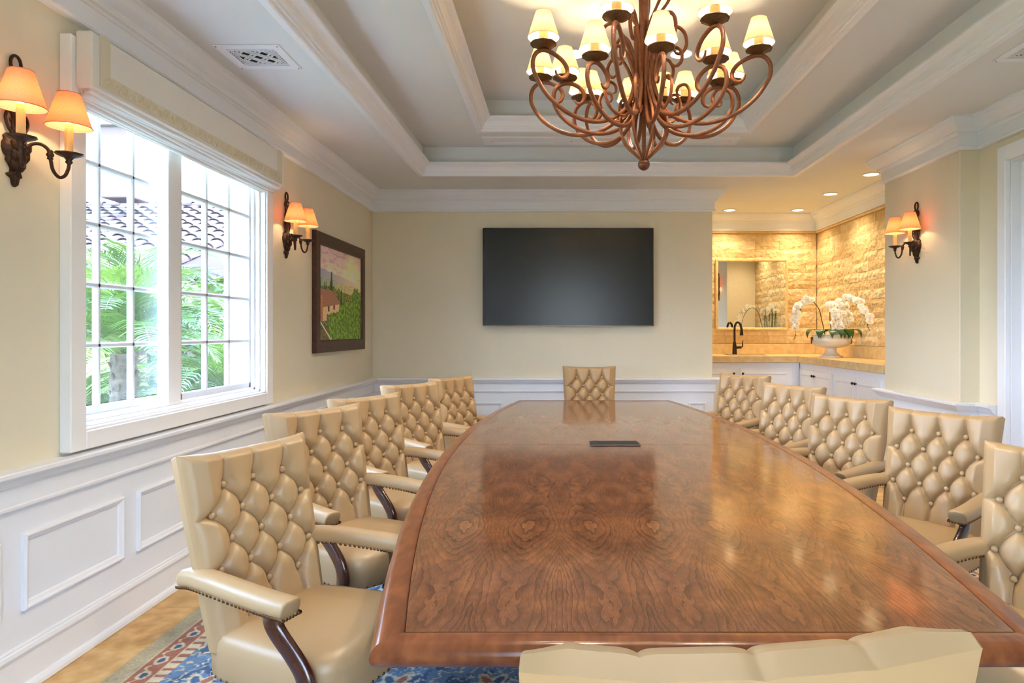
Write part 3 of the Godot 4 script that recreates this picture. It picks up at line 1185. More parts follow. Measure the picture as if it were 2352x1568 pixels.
func back_base(u: float, s: float, off: float) -> Vector3:
	var hw: float = lerp(.2825, .248, s)
	var n := Vector3(-.15 * u, .2, .98).normalized()
	var ear := .016 * pow(absf(u), 3.0) * maxf(0.0, 1.0 - s * 4.0)
	return Vector3(u * hw, 1.045 - s * .61 + ear, -.305 + s * .125 + .022 * u * u) + n * off

func puff(x: float, s: float) -> float:
	var dl := 1.0
	for q in seg:
		var ax: float = q[0]
		var ay: float = q[1]
		var bxx: float = q[2] - ax
		var by: float = q[3] - ay
		var t := clampf(((x - ax) * bxx + (s - ay) * by) / (bxx * bxx + by * by), 0.0, 1.0)
		var ex := x - ax - bxx * t
		var ey := s - ay - by * t
		var dd := ex * ex + ey * ey
		if dd < dl: dl = dd
	dl = sqrt(dl)
	var db := 1.0
	for b in btn:
		var dd: float = (x - b.x) * (x - b.x) + (s - b.y) * (s - b.y)
		if dd < db: db = dd
	# pleats grow shallow towards the edges of the cushion
	var fade := clampf(.22 + s / .11, 0.0, 1.0) * clampf(.55 + (.275 - absf(x)) / .08, 0.0, 1.0)
	var crease := exp(-dl / .0090) * fade
	return .034 * (1.0 - crease) * (1.0 - .8 * exp(-db / .0004)) + .013 * (1.0 - exp(-db / .0026))

func tufted_back() -> ArrayMesh:
	var px := .137
	var rows := [.105, .195, .285, .375, .465]
	for r in 5:
		if r % 2 == 0:
			for i in [-1, 0, 1]:
				btn.append(Vector2(i * px, rows[r]))
		else:
			for i in [-1.5, -.5, .5, 1.5]:
				btn.append(Vector2(i * px, rows[r]))
	for a in btn:
		for b in btn:
			if b.y > a.y and b.y - a.y < .1 and absf(absf(b.x - a.x) - px / 2) < .01:
				var mid: Vector2 = (a + b) / 2 + Vector2(signf(b.x - a.x) * .005, .003)
				seg.append([a.x, a.y, mid.x, mid.y])
				seg.append([mid.x, mid.y, b.x, b.y])
		if absf(a.x) > .19:
			seg.append([a.x, a.y, signf(a.x) * .32, a.y + .012])
		if a.y < .11:
			seg.append([a.x, a.y, a.x * 1.06, -.08])
		if a.y > .46:
			seg.append([a.x, a.y, a.x * .92, .70])
	var NX := 128
	var NS := 132
	var front := []
	for j in NS + 1:
		var s := pow(float(j) / NS, 1.12)
		var row := []
		for i in NX + 1:
			var a := 2.0 * i / NX - 1.0
			var u := signf(a) * (1.0 - pow(1.0 - absf(a), 1.15))
			var hw: float = lerp(.2825, .248, s)
			var x := u * hw
			var sy := s * BACK_H
			var ds := hw - absf(x)
			var de := minf(ds, sy)
			var roll := 1.0 - minf(de / .022, 1.0)
			var base := .018 + .022 * sqrt(maxf(0.0, 1.0 - roll * roll))
			var pf := puff(x, sy)
			var p := back_base(u, s, base + pf * minf(1.0, ds / .055) * minf(1.0, .5 + sy / .05))
			if sy < .06:
				p.y += (pf - .03) * .35 * (1.0 - sy / .06)
			row.append(p)
		front.append(row)
	var st := mk()
	grid(st, front, true, false, true)
	var back := []
	for j in NS / 4 + 1:
		var jj := j * 4
		var row := []
		for i in NX / 4 + 1:
			var ii := i * 4
			var f: Vector3 = front[jj][NX - ii]
			var a := 2.0 * (NX - ii) / NX - 1.0
			var u := signf(a) * (1.0 - pow(1.0 - absf(a), 1.15))
			var s := pow(float(jj) / NS, 1.12)
			var bulge := .014 * (1.0 - u * u) * sin(PI * clampf(s, 0, 1))
			var p := back_base(u, s, -bulge)
			if jj == 0: p.y = f.y - .012
			row.append(p)
		back.append(row)
	st.set_smooth_group(2)
	grid(st, back, true, false, true)
	# rim between front and back on the four sides, at the fine step
	var ring_f := []
	var ring_b := []
	for i in range(NX, -1, -1):
		ring_f.append(front[0][i]); ring_b.append(edge_back(front[0][i], float(NX - i) / 4.0, back, 0))
	for j in range(1, NS + 1):
		ring_f.append(front[j][0]); ring_b.append(edge_back(front[j][0], j / 4.0, back, 1))
	for i in range(1, NX + 1):
		ring_f.append(front[NS][i]); ring_b.append(edge_back(front[NS][i], (NX - i) / 4.0, back, 2))
	for j in range(NS - 1, 0, -1):
		ring_f.append(front[j][NX]); ring_b.append(edge_back(front[j][NX], j / 4.0, back, 3))
	st.set_smooth_group(3)
	for k in ring_f.size():
		var l := (k + 1) % ring_f.size()
		quad(st, ring_f[l], ring_f[k], ring_b[k], ring_b[l])
	return commit(st)

func edge_back(_f, t: float, back, side) -> Vector3:
	var rows: int = back.size() - 1
	var cols: int = back[0].size() - 1
	if side == 0 or side == 2:
		var r = back[0] if side == 0 else back[rows]
		var i: int = min(int(t), cols - 1)
		return r[i].lerp(r[i + 1], t - i)
	var c: int = cols if side == 1 else 0
	var j: int = min(int(t), rows - 1)
	return back[j][c].lerp(back[j + 1][c], t - j)

func seat_mesh() -> ArrayMesh:
	var st := mk()
	var rows := []
	for q in [[.955, .352], [.985, .356], [1.0, .366], [1.0, .45], [.985, .474], [.95, .49], [.86, .504], [.68, .514], [.42, .520], [.16, .522], [.0, .522]]:
		var row := []
		for j in 56:
			var a := TAU * j / 56.0
			var ca := cos(a)
			var sa := sin(a)
			var k := pow(pow(absf(ca), 5.0) + pow(absf(sa), 5.0), -.2)
			var z: float = .05 - k * sa * .27 * q[0]
			var wx: float = lerp(.245, .285, clampf((z + .22) / .5, 0, 1))
			var bow := .02 * (1.0 - ca * ca) if sa < 0 else 0.0
			row.append(Vector3(k * ca * wx * q[0], q[1], z + bow * q[0]))
		rows.append(row)
	grid(st, rows, true, true)
	fan(st, rows[0], false)
	return commit(st)

func make_chair() -> Node3D:
	var t = thing("conference_chair", "", "chair")
	var back = put(tufted_back(), "backrest", M.leather, t)
	var st := mk()
	lathe(st, [Vector2(.0125, -.004), Vector2(.0122, .001), Vector2(.009, .0055), Vector2(.004, .0075), Vector2(0, .008)], 12)
	var bm := commit(st)
	for b in btn:
		var s: float = b.y / BACK_H
		var hw: float = lerp(.2825, .248, s)
		var o = put(bm, "button", M.leather, back)
		o.position = back_base(b.x / hw, s, .040 + .015)
		o.basis = Basis(Quaternion(Vector3.UP, Vector3(-.15 * b.x / hw, .2, .98).normalized()))
	var sm = put(seat_mesh(), "seat", M.leather, t)
	# nailheads, one small dome
	st = mk()
	for k in 70:
		var a := TAU * k / 70.0
		var ca := cos(a)
		var sa := sin(a)
		var kk := pow(pow(absf(ca), 5.0) + pow(absf(sa), 5.0), -.2)
		var z := .05 - kk * sa * .27
		var wx: float = lerp(.245, .285, clampf((z + .22) / .5, 0, 1))
		var bow := .02 * (1.0 - ca * ca) if sa < 0 else 0.0
		dome(st, Vector3(kk * ca * wx, .364, z + bow), Vector3(ca, 0, -sa).normalized(), .0062)
	var nh = fin(st, "nailhead_trim", M.nail, sm)
	nh.set_meta("kind", "stuff")
	for s in [-1, 1]:
		# arm pad
		st = mk()
		var pts := []
		for q in [Vector3(.236, .662, -.262), Vector3(.24, .666, -.25), Vector3(.25, .674, -.20), Vector3(.272, .676, -.10), Vector3(.290, .670, .02), Vector3(.30, .664, .115), Vector3(.303, .660, .172), Vector3(.302, .657, .204), Vector3(.302, .655, .213)]:
			pts.append(Vector3(q.x * s, q.y, q.z))
		var sm_pts := catmull(pts, 4)
		var prof := []
		for k in 16:
			var a := TAU * k / 16.0
			prof.append(Vector2(signf(cos(a)) * pow(absf(cos(a)), .75) * .040, signf(sin(a)) * pow(absf(sin(a)), .75) * (.034 if sin(a) > 0 else .026)))
		var rows := []
		var n := sm_pts.size()
		for i in n:
			var f := i / float(n - 1)
			var e := 1.0
			if f < .10: e = lerp(.45, 1.0, sqrt(f / .10))
			if f > .93: e = lerp(.5, 1.0, sqrt((1.0 - f) / .07))
			var tg: Vector3 = (sm_pts[min(i + 1, n - 1)] - sm_pts[max(i - 1, 0)]).normalized()
			var rt := tg.cross(Vector3.UP).normalized()
			var up := rt.cross(tg)
			var row := []
			for q in prof:
				row.append(sm_pts[i] + rt * q.x * e + up * q.y * e)
			rows.append(row)
		grid(st, rows, true, true, true)
		fan(st, rows[0], true)
		fan(st, rows[n - 1], false)
		var pad = fin(st, "arm_pad", M.leather, t)
		st = mk()
		var m := 46
		for side in [-1, 1]:
			for k in m:
				var f := .08 + .9 * k / (m - 1.0)
				var i := int(f * (n - 1))
				var fr := f * (n - 1) - i
				var c: Vector3 = sm_pts[i].lerp(sm_pts[min(i + 1, n - 1)], fr)
				var tg: Vector3 = (sm_pts[min(i + 1, n - 1)] - sm_pts[max(i - 1, 0)]).normalized()
				var rt := tg.cross(Vector3.UP).normalized()
				dome(st, c + rt * side * .0365 + Vector3(0, -.020, 0), (rt * side + Vector3(0, -.4, 0)).normalized(), .0062)
		for k in 6:
			dome(st, Vector3(s * .302 + (k - 2.5) * .0125, .634, .214), Vector3(0, -.2, 1).normalized(), .0062)
		nh = fin(st, "nailhead_trim", M.nail, pad)
		nh.set_meta("kind", "stuff")
		# carved arm post
		st = mk()
		pts = []
		for q in [Vector3(.306, .635, .15), Vector3(.306, .605, .152), Vector3(.302, .57, .172), Vector3(.298, .52, .215), Vector3(.294, .465, .252), Vector3(.292, .41, .262), Vector3(.292, .36, .250), Vector3(.292, .335, .245)]:
			pts.append(Vector3(q.x * s, q.y, q.z))
		var pp := catmull(pts, 4)
		var rads := []
		for i in pp.size():
			var f := i / float(pp.size() - 1)
			rads.append(.031 + .007 * absf(f - .4))
		tube(st, pp, rads, 14, .62, Vector3(0, 0, 1))
		fin(st, "arm_post", M.mahogany, t)
	# swivel base
	st = mk()
	bx(st, Vector3(0, .335, .03), Vector3(.3, .035, .26), .006)
	lathe(st, [Vector2(.032, .30), Vector2(.034, .325)], 18)
	lathe(st, [Vector2(.052, .085), Vector2(.06, .10), Vector2(.056, .14), Vector2(.034, .155), Vector2(.03, .16), Vector2(.03, .32)], 20)
	fin(st, "column", M.black_plastic, t)
	for k in 5:
		var a := TAU * k / 5.0 + .3
		var dir := Vector3(sin(a), 0, cos(a))
		st = mk()
		var lp := []
		for q in [Vector2(.03, .125), Vector2(.10, .13), Vector2(.19, .112), Vector2(.27, .082), Vector2(.305, .074)]:
			lp.append(dir * q.x + Vector3(0, q.y, 0))
		var lpp := catmull(lp, 3)
		var lr := []
		for i in lpp.size():
			lr.append(lerp(.026, .017, i / float(lpp.size() - 1)))
		tube(st, lpp, lr, 8, 1.25, Vector3.UP)
		var lg = fin(st, "base_leg", M.mahogany, t)
		st = mk()
		var side := dir.cross(Vector3.UP)
		for w in [-1, 1]:
			lathe(st, [Vector2(.0, -.009), Vector2(.024, -.009), Vector2(.0275, -.005), Vector2(.0275, .005), Vector2(.024, .009), Vector2(0, .009)], 16, dir * .298 + Vector3(0, .0295, 0) + side * w * .014, Basis(Quaternion(Vector3.UP, side)))
		lathe(st, [Vector2(.008, .03), Vector2(.008, .075)], 10, dir * .298)
		fin(st, "caster", M.black_plastic, lg)
	return t

func dome(st: SurfaceTool, c: Vector3, n: Vector3, r: float):
	st.set_smooth_group(1)
	var a := n.cross(Vector3(.30, .9, .2)).normalized()
	var b := n.cross(a)
	var ring := []
	var mid := []
	for k in 6:
		var an := TAU * k / 6.0
		var dir := a * cos(an) + b * sin(an)
		ring.append(c + dir * r)
		mid.append(c + dir * r * .6 + n * r * .5)
	var tip := c + n * r * .7
	for k in 6:
		var l := (k + 1) % 6
		quad(st, ring[k], ring[l], mid[l], mid[k])
		tri(st, mid[k], mid[l], tip)

func build_chairs():
	var g := "tufted leather chairs around the conference table"
	var proto = make_chair()
	# back-top centre (x, d), angle, drop below the eye, label
	var list := [
		[-1.126, 2.416, 69.1, .406, "tan tufted armchair at the window side of the table, farthest from the television"],
		[-1.215, 3.358, 59.1, .386, "tan tufted armchair at the window side, fourth from the television wall, below the window"],
		[-1.219, 4.24, 58.5, .409, "tan tufted armchair at the window side, in the middle of the row of five"],
		[-1.12, 5.07, 57.0, .395, "tan tufted armchair at the window side, second from the television wall"],
		[-.95, 5.88, 61.0, .403, "tan tufted armchair at the window side, nearest to the television wall"],
		[1.677, 6.138, -55.6, .40, "tan tufted armchair at the bar side, nearest to the television wall"],
		[1.719, 4.981, -60.9, .40, "tan tufted armchair at the bar side, second from the television wall"],
		[1.815, 4.23, -60.5, .415, "tan tufted armchair at the bar side, in the middle of the row of five"],
		[1.95, 3.46, -56.0, .415, "tan tufted armchair at the bar side, fourth from the television wall"],
		[1.76, 2.33, -57.0, .418, "tan tufted armchair at the door side of the table, farthest from the television"],
		[.316, 7.25, 0.0, .385, "tan tufted armchair at the head of the table under the television"],
		[.235, .80, 186.0, .385, "tan armchair seen from behind at the table end opposite the television"]]
	for i in list.size():
		var q = list[i]
		var c = proto
		if i > 0:
			c = proto.duplicate()
			c.name = numbered("conference_chair")
			add_child(c)
		var a := deg_to_rad(q[2])
		var top := CAM_H - float(q[3])
		var nrm := Vector2(sin(a), -cos(a))
		# the top front edge of the back stands about .29 behind the chair's centre
		c.position = P(q[0] + nrm.x * .285, .0125, q[1] + nrm.y * .285)
		c.rotation.y = a
		c.scale = Vector3(1, (top - .0125) / 1.06, 1)
		tag(c, q[4], "chair", g)

# ---------------------------------------------------------------- chandelier
func cone_shade(rb: float, rt: float, h: float) -> ArrayMesh:
	var st := mk()
	var rows := []
	for k in 7:
		var f := k / 6.0
		var row := []
		for j in 32:
			var a := TAU * j / 32.0
			var r: float = lerp(rb, rt, f)
			row.append(Vector3(r * cos(a), h * f, -r * sin(a)))
		rows.append(row)
	grid(st, rows, true, true)
	return commit(st)

func ring_mesh(r: float, y: float, thick: float, twist := 0) -> ArrayMesh:
	var st := mk()
	var rows := []
	var n := 48
	for i in n + 1:
		var a := TAU * i / n
		var c := Vector3(cos(a) * r, y, -sin(a) * r)
		var o := Vector3(cos(a), 0, -sin(a))
		var row := []
		for j in 6:
			var b := TAU * j / 6.0
			var k: float = thick * (1.0 + (.3 * cos(b * 2.0 + a * twist) if twist > 0 else 0.0))
			row.append(c + o * cos(b) * k + Vector3.UP * sin(b) * k)
		rows.append(row)
	grid(st, rows, true, true, true)
	return commit(st)

func rz(list: Array, per := 5) -> Array:   # (radius, height) points to a curve in the x-y plane
	var v := []
	for q in list:
		v.append(Vector3(q[0], q[1], 0))
	return catmull(v, per)

func taper(n: int, r: float, tail := .25, end := .45) -> Array:
	var o := []
	for i in n:
		var f := i / float(n - 1)
		o.append(r * (lerp(1.0, end, (f - (1 - tail)) / tail) if f > 1 - tail else 1.0))
	return o

func build_chandelier():
	var at := P(.512, 0, 4.14)
	var t = thing("chandelier", "large rust-brown scrolled iron chandelier with cream shades over the table", "chandelier", at)
	var st := mk()
	lathe(st, [Vector2(.012, 2.50), Vector2(.014, 2.9), Vector2(.03, 2.98), Vector2(.031, 3.50), Vector2(.02, 3.53), Vector2(.018, 3.58), Vector2(.05, 3.59), Vector2(.085, 3.602), Vector2(.09, 3.618)], 24)
	fin(st, "stem", M.rust_iron, t)
	st = mk()
	var ball := []
	for k in 13:
		var a := -PI / 2 + PI * k / 12.0
		ball.append(Vector2(maxf(.0, .037 * cos(a)), 2.457 + .037 * sin(a)))
	ball[12] = Vector2(.012, 2.4935)
	lathe(st, ball, 24)
	fin(st, "finial", M.finial, t)
	# shared meshes
	var pa := rz([[.052, 3.30], [.048, 3.12], [.055, 2.98], [.085, 2.86], [.15, 2.755], [.26, 2.69], [.38, 2.67], [.52, 2.70], [.645, 2.78], [.722, 2.885], [.735, 2.955], [.715, 3.005], [.67, 3.03], [.61, 3.022], [.55, 2.99], [.52, 2.945], [.528, 2.908], [.556, 2.892], [.585, 2.903], [.594, 2.93]])
	st = mk()
	tube(st, pa, taper(pa.size(), .0125, .16), 10)
	var arm_a := commit(st)
	var pb := rz([[.044, 3.22], [.04, 3.0], [.05, 2.86], [.085, 2.745], [.16, 2.665], [.27, 2.638], [.39, 2.66], [.49, 2.725], [.54, 2.80], [.548, 2.86], [.53, 2.908], [.48, 2.935], [.425, 2.93], [.38, 2.90], [.362, 2.86], [.374, 2.825], [.402, 2.815], [.425, 2.835]])
	st = mk()
	tube(st, pb, taper(pb.size(), .0125, .16), 10)
	var arm_b := commit(st)
	var pr := rz([[.018, 2.488], [.06, 2.525], [.118, 2.585], [.152, 2.66], [.142, 2.745], [.098, 2.83], [.06, 2.92], [.048, 3.05], [.05, 3.2]])
	st = mk()
	tube(st, pr, .0085, 8)
	var rod := commit(st)
	var pu := rz([[.05, 2.95], [.075, 3.10], [.13, 3.235], [.195, 3.30], [.25, 3.27], [.266, 3.20], [.24, 3.145], [.2, 3.14], [.182, 3.175]])
	st = mk()
	tube(st, pu, taper(pu.size(), .011, .2), 8)
	var upper := commit(st)
	var pl := rz([[.04, 2.86], [.09, 3.02], [.145, 3.115], [.2, 3.13], [.236, 3.09], [.232, 3.04], [.2, 3.018], [.172, 3.04]])
	st = mk()
	tube(st, pl, taper(pl.size(), .0105, .2), 8)
	var lower := commit(st)
	var pi := rz([[.07, 2.79], [.14, 2.735], [.21, 2.745], [.262, 2.80], [.275, 2.87], [.248, 2.915], [.208, 2.905], [.2, 2.868], [.222, 2.852]])
	st = mk()
	tube(st, pi, taper(pi.size(), .0095, .2), 8)
	var inner := commit(st)
	var pt := rz([[.03, 3.28], [.10, 3.38], [.16, 3.47], [.165, 3.55], [.12, 3.585], [.085, 3.555], [.1, 3.525]])
	st = mk()
	tube(st, pt, taper(pt.size(), .0095, .2), 8)
	var topm := commit(st)
	st = mk()
	lathe(st, [Vector2(.0, -.012), Vector2(.02, -.011), Vector2(.045, -.004), Vector2(.064, .006), Vector2(.070, .013), Vector2(.066, .013), Vector2(.045, .002), Vector2(0, -.004)], 32)
	var pan := commit(st)
	var rope := ring_mesh(.070, .012, .0048, 40)
	st = mk()
	lathe(st, [Vector2(.026, -.002), Vector2(.026, .078), Vector2(.022, .082), Vector2(.012, .084)], 20)
	var sleeve := commit(st)
	st = mk()
	lathe(st, [Vector2(.006, .084), Vector2(.012, .092), Vector2(.016, .108), Vector2(.011, .126), Vector2(.003, .14), Vector2(0, .142)], 14)
	var bulb := commit(st)
	var shade := cone_shade(.089, .044, .143)
	var rim1 := ring_mesh(.089, 0, .0018)
	var rim2 := ring_mesh(.044, .143, .0016)
	for ringk in 2:
		for k in 8:
			var a := deg_to_rad((-19.0 if ringk == 0 else 4.0) + 45.0 * k)
			var o = put(arm_a if ringk == 0 else arm_b, "arm", M.rust_iron, t)
			o.rotation.y = a           # local +x turns towards -depth-wise angle: (cos a, -sin a) in (x, z)
			var r := .67 if ringk == 0 else .48
			var h := 3.052 if ringk == 0 else 2.957
			var base := Vector3(r, h, 0)
			var p = put(pan, "drip_pan", M.pan_iron, o); p.position = base
			p = put(rope, "rope_rim", M.pan_iron, o); p.position = base
			p = put(sleeve, "candle_sleeve", M.sleeve, o); p.position = base
			p = put(shade, "lamp_shade", M.shade_cream, o); p.position = base + Vector3(0, .048, 0)
			p = put(rim1, "shade_rim", M.shade_cream, o); p.position = base + Vector3(0, .048, 0)
			p = put(rim2, "shade_rim", M.shade_cream, o); p.position = base + Vector3(0, .048, 0)
			p = put(bulb, "bulb", M.bulb, o); p.position = base
			lamp(o, base + Vector3(0, .112, 0), Color(1.0, .87, .69), .06)
	for k in 8:
		var o = put(rod, "basket_rod", M.rust_iron, t)
		o.rotation.y = TAU * (k + .3) / 8.0
		o = put(inner, "inner_scroll", M.rust_iron, t)
		o.rotation.y = TAU * (k + .62) / 8.0
	for k in 6:
		var o = put(upper, "upper_scroll", M.rust_iron, t)
		o.rotation.y = TAU * (k + .1) / 6.0
		o = put(lower, "small_scroll", M.rust_iron, t)
		o.rotation.y = TAU * (k + .55) / 6.0
		o = put(topm, "crown_scroll", M.rust_iron, t)
		o.rotation.y = TAU * (k + .2) / 6.0

func lamp(parent, at: Vector3, col: Color, energy: float):
	var l := OmniLight3D.new()
	l.name = "lamp"
	l.light_color = col
	l.light_energy = energy
	l.light_size = .012
	l.omni_range = 14.0
	l.omni_attenuation = 2.0
	l.shadow_enabled = true
	parent.add_child(l, true)
	l.position = at

# ---------------------------------------------------------------- sconces
func build_sconces():
	var proto = make_sconce()
	var list := [
		[P(-2.17, 2.02, 2.71), PI / 2, "bronze two-arm wall sconce with linen shades beside the window, away from the painting"],
		[P(-2.17, 2.02, 5.40), PI / 2, "bronze two-arm wall sconce with linen shades between the window and the painting"],
		[P(3.05, 2.02, 5.81), -PI / 2, "bronze two-arm wall sconce with linen shades on the pier beside the bar"]]
	for i in 3:
		var c = proto
		if i > 0:
			c = proto.duplicate()
			c.name = numbered("wall_sconce")
			add_child(c)
		c.position = list[i][0]
		c.rotation.y = list[i][1]
		tag(c, list[i][2], "sconce", "bronze wall sconces")

func make_sconce() -> Node3D:
	var t = thing("wall_sconce", "", "sconce")
	var st := mk()
	# leafy back plate: rows of (height, half width, depth)
	var rows := []
	for q in [[.0, .003, .008], [.008, .010, .016], [.02, .011, .018], [.032, .013, .02], [.040, .030, .022], [.047, .034, .018], [.056, .018, .022], [.07, .016, .026], [.085, .024, .03], [.10, .036, .034], [.112, .032, .036], [.125, .044, .04], [.145, .050, .042], [.165, .050, .038], [.18, .042, .034], [.192, .046, .03], [.202, .030, .028], [.212, .014, .024], [.24, .010, .02], [.30, .009, .018], [.34, .010, .018], [.40, .011, .018], [.452, .008, .014]]:
		var row := []
		for j in 13:
			var a := PI * j / 12.0
			var flute := 1.0 + .18 * cos(a * 6.0)
			row.append(Vector3(cos(a) * q[1] * 1.2, q[0], .002 + sin(a) * q[2] * flute))
		rows.append(row)
	grid(st, rows, true, false, true)
	fin(st, "back_plate", M.bronze, t)
	st = mk()
	var loop := []
	for k in 25:
		var a := TAU * k / 24.0
		loop.append(Vector3(cos(a) * .026, .487 + sin(a) * .033, .012))
	tube(st, loop, .0062, 8)
	fin(st, "top_ring", M.bronze, t)
	# scrolls
	for s in [-1, 1]:
		st = mk()
		for path in [
			[[.012, .45], [.03, .448], [.044, .43], [.042, .408], [.026, .40], [.018, .414], [.026, .424]],
			[[.012, .315], [.03, .31], [.043, .33], [.038, .352], [.022, .354], [.018, .34], [.026, .333]],
			[[.03, .405], [.02, .38], [.024, .355]],
			[[.016, .20], [.042, .225], [.056, .26], [.046, .288], [.028, .286], [.022, .268], [.032, .258]],
			[[.012, .215], [.022, .25], [.016, .29], [.010, .31]]]:
			var v := []
			for q in path:
				v.append(Vector3(q[0] * s, q[1], .016))
			var cv := catmull(v, 4)
			tube(st, cv, taper(cv.size(), .0058, .3, .8), 7)
			dome(st, cv[cv.size() - 1], Vector3(0, 0, 1), .009)
		fin(st, "scrollwork", M.bronze, t)
		# leaf lobes beside the plate
		st = mk()
		for q in [[.03, .155, .034, .03], [.026, .12, .03, .028], [.018, .085, .02, .022]]:
			lathe(st, [Vector2(0, -.03), Vector2(.012, -.022), Vector2(.016, 0), Vector2(.010, .022), Vector2(0, .028)], 8, Vector3(q[0] * s, q[1], q[2]), Basis(Vector3(0, 0, 1), -.5 * s))
		fin(st, "leaf_lobe", M.bronze, t)
		# arm
		st = mk()
		var pts := []
		for q in [[.01, .15, .035], [.03, .178, .055], [.052, .182, .075], [.068, .162, .092], [.070, .125, .098], [.074, .085, .104], [.092, .060, .114], [.112, .068, .124], [.124, .098, .13], [.127, .125, .132]]:
			pts.append(Vector3(q[0] * s, q[1], q[2]))
		tube(st, catmull(pts, 5), .0068, 9)
		lathe(st, [Vector2(.007, -.02), Vector2(.012, -.016), Vector2(.009, -.01), Vector2(.0135, -.004), Vector2(.0135, .004), Vector2(.009, .01), Vector2(.012, .014), Vector2(.007, .02)], 14, Vector3(.070 * s, .145, .096))
		var arm = fin(st, "arm", M.bronze, t)
		var base := Vector3(.127 * s, .125, .132)
		st = mk()
		lathe(st, [Vector2(.008, -.004), Vector2(.014, .004), Vector2(.010, .012), Vector2(.018, .022), Vector2(.042, .031), Vector2(.052, .040), Vector2(.047, .040), Vector2(.02, .034), Vector2(.0, .034)], 36, base, Basis.IDENTITY, .045, 9)
		fin(st, "candle_cup", M.bronze, arm)
		st = mk()
		lathe(st, [Vector2(.0155, .034), Vector2(.0155, .158), Vector2(.012, .162), Vector2(.006, .163)], 18, base)
		fin(st, "candle_sleeve", M.candle, arm)
		st = mk()
		lathe(st, [Vector2(.006, .163), Vector2(.012, .172), Vector2(.015, .188), Vector2(.010, .206), Vector2(0, .22)], 14, base)
		fin(st, "bulb", M.bulb, arm)
		var p = put(cone_shade(.083, .042, .138), "lamp_shade", M.shade_pink, arm)
		p.position = base + Vector3(0, .150, 0)
		p = put(ring_mesh(.083, 0, .0018), "shade_rim", M.shade_pink, arm)
		p.position = base + Vector3(0, .150, 0)
		p = put(ring_mesh(.042, .138, .0016), "shade_rim", M.shade_pink, arm)
		p.position = base + Vector3(0, .150, 0)
		lamp(arm, base + Vector3(0, .192, 0), Color(1.0, .86, .68), .0092)
	return t

# ---------------------------------------------------------------- television, painting
func build_wall_things():
	var tv = thing("television", "large flat black television on the wall, with a thin bezel and a switched-off dark screen", "television", P(.10, 1.50, 7.83))
	var st := mk()
	bx(st, Vector3(0, .562, .0), Vector3(1.955, 1.124, .05), .006)
	fin(st, "casing", M.screen_bezel, tv)
	st = mk()
	st.set_smooth_group(-1)
	quad_uv(st, Vector3(-.962, .016, .0262), Vector3(.962, .016, .0262), Vector3(.962, 1.112, .0262), Vector3(-.962, 1.112, .0262), Vector2(0, 1), Vector2(1, 1), Vector2(1, 0), Vector2(0, 0))
	var sm := mat(c255(9, 10, 13), .27)
	fin(st, "screen", sm, tv)
	st = mk()
	bx(st, Vector3(0, .004, .027), Vector3(1.955, .008, .004), .001)
	fin(st, "bottom_lip", mat(c255(120, 122, 126), .3, .6), tv)
	st = mk()
	bx(st, Vector3(0, .55, -.045), Vector3(.6, .4, .04), .004)
	fin(st, "wall_bracket", M.black_plastic, tv)
	# painting on the left wall
	var p = thing("framed_picture", "framed landscape print of a stone farmhouse, cypresses and green hills", "picture", P(-2.17, 1.25, 6.73), PI / 2)
	st = mk()
	frame_sweep(st, Vector3(-.75, 0, 0), Vector3.RIGHT, Vector3.UP, 1.50, 1.085, [Vector2(0, .002), Vector2(0, .036), Vector2(-.004, .042), Vector2(-.10, .042), Vector2(-.112, .034), Vector2(-.115, .02), Vector2(-.115, .002)])
	fin(st, "frame", tri_mat(mat(Color.WHITE, .4), noise_tex(.02, c255(48, 24, 14), c255(84, 42, 24), 256, 131, 4), 3.0), p)
	st = mk()
	st.set_smooth_group(-1)
	quad_uv(st, Vector3(-.637, .113, .024), Vector3(.637, .113, .024), Vector3(.637, .972, .024), Vector3(-.637, .972, .024), Vector2(0, 1), Vector2(1, 1), Vector2(1, 0), Vector2(0, 0))
	var pm := mat(Color.WHITE, .5)
	pm.albedo_texture = landscape()
	fin(st, "print", pm, p)

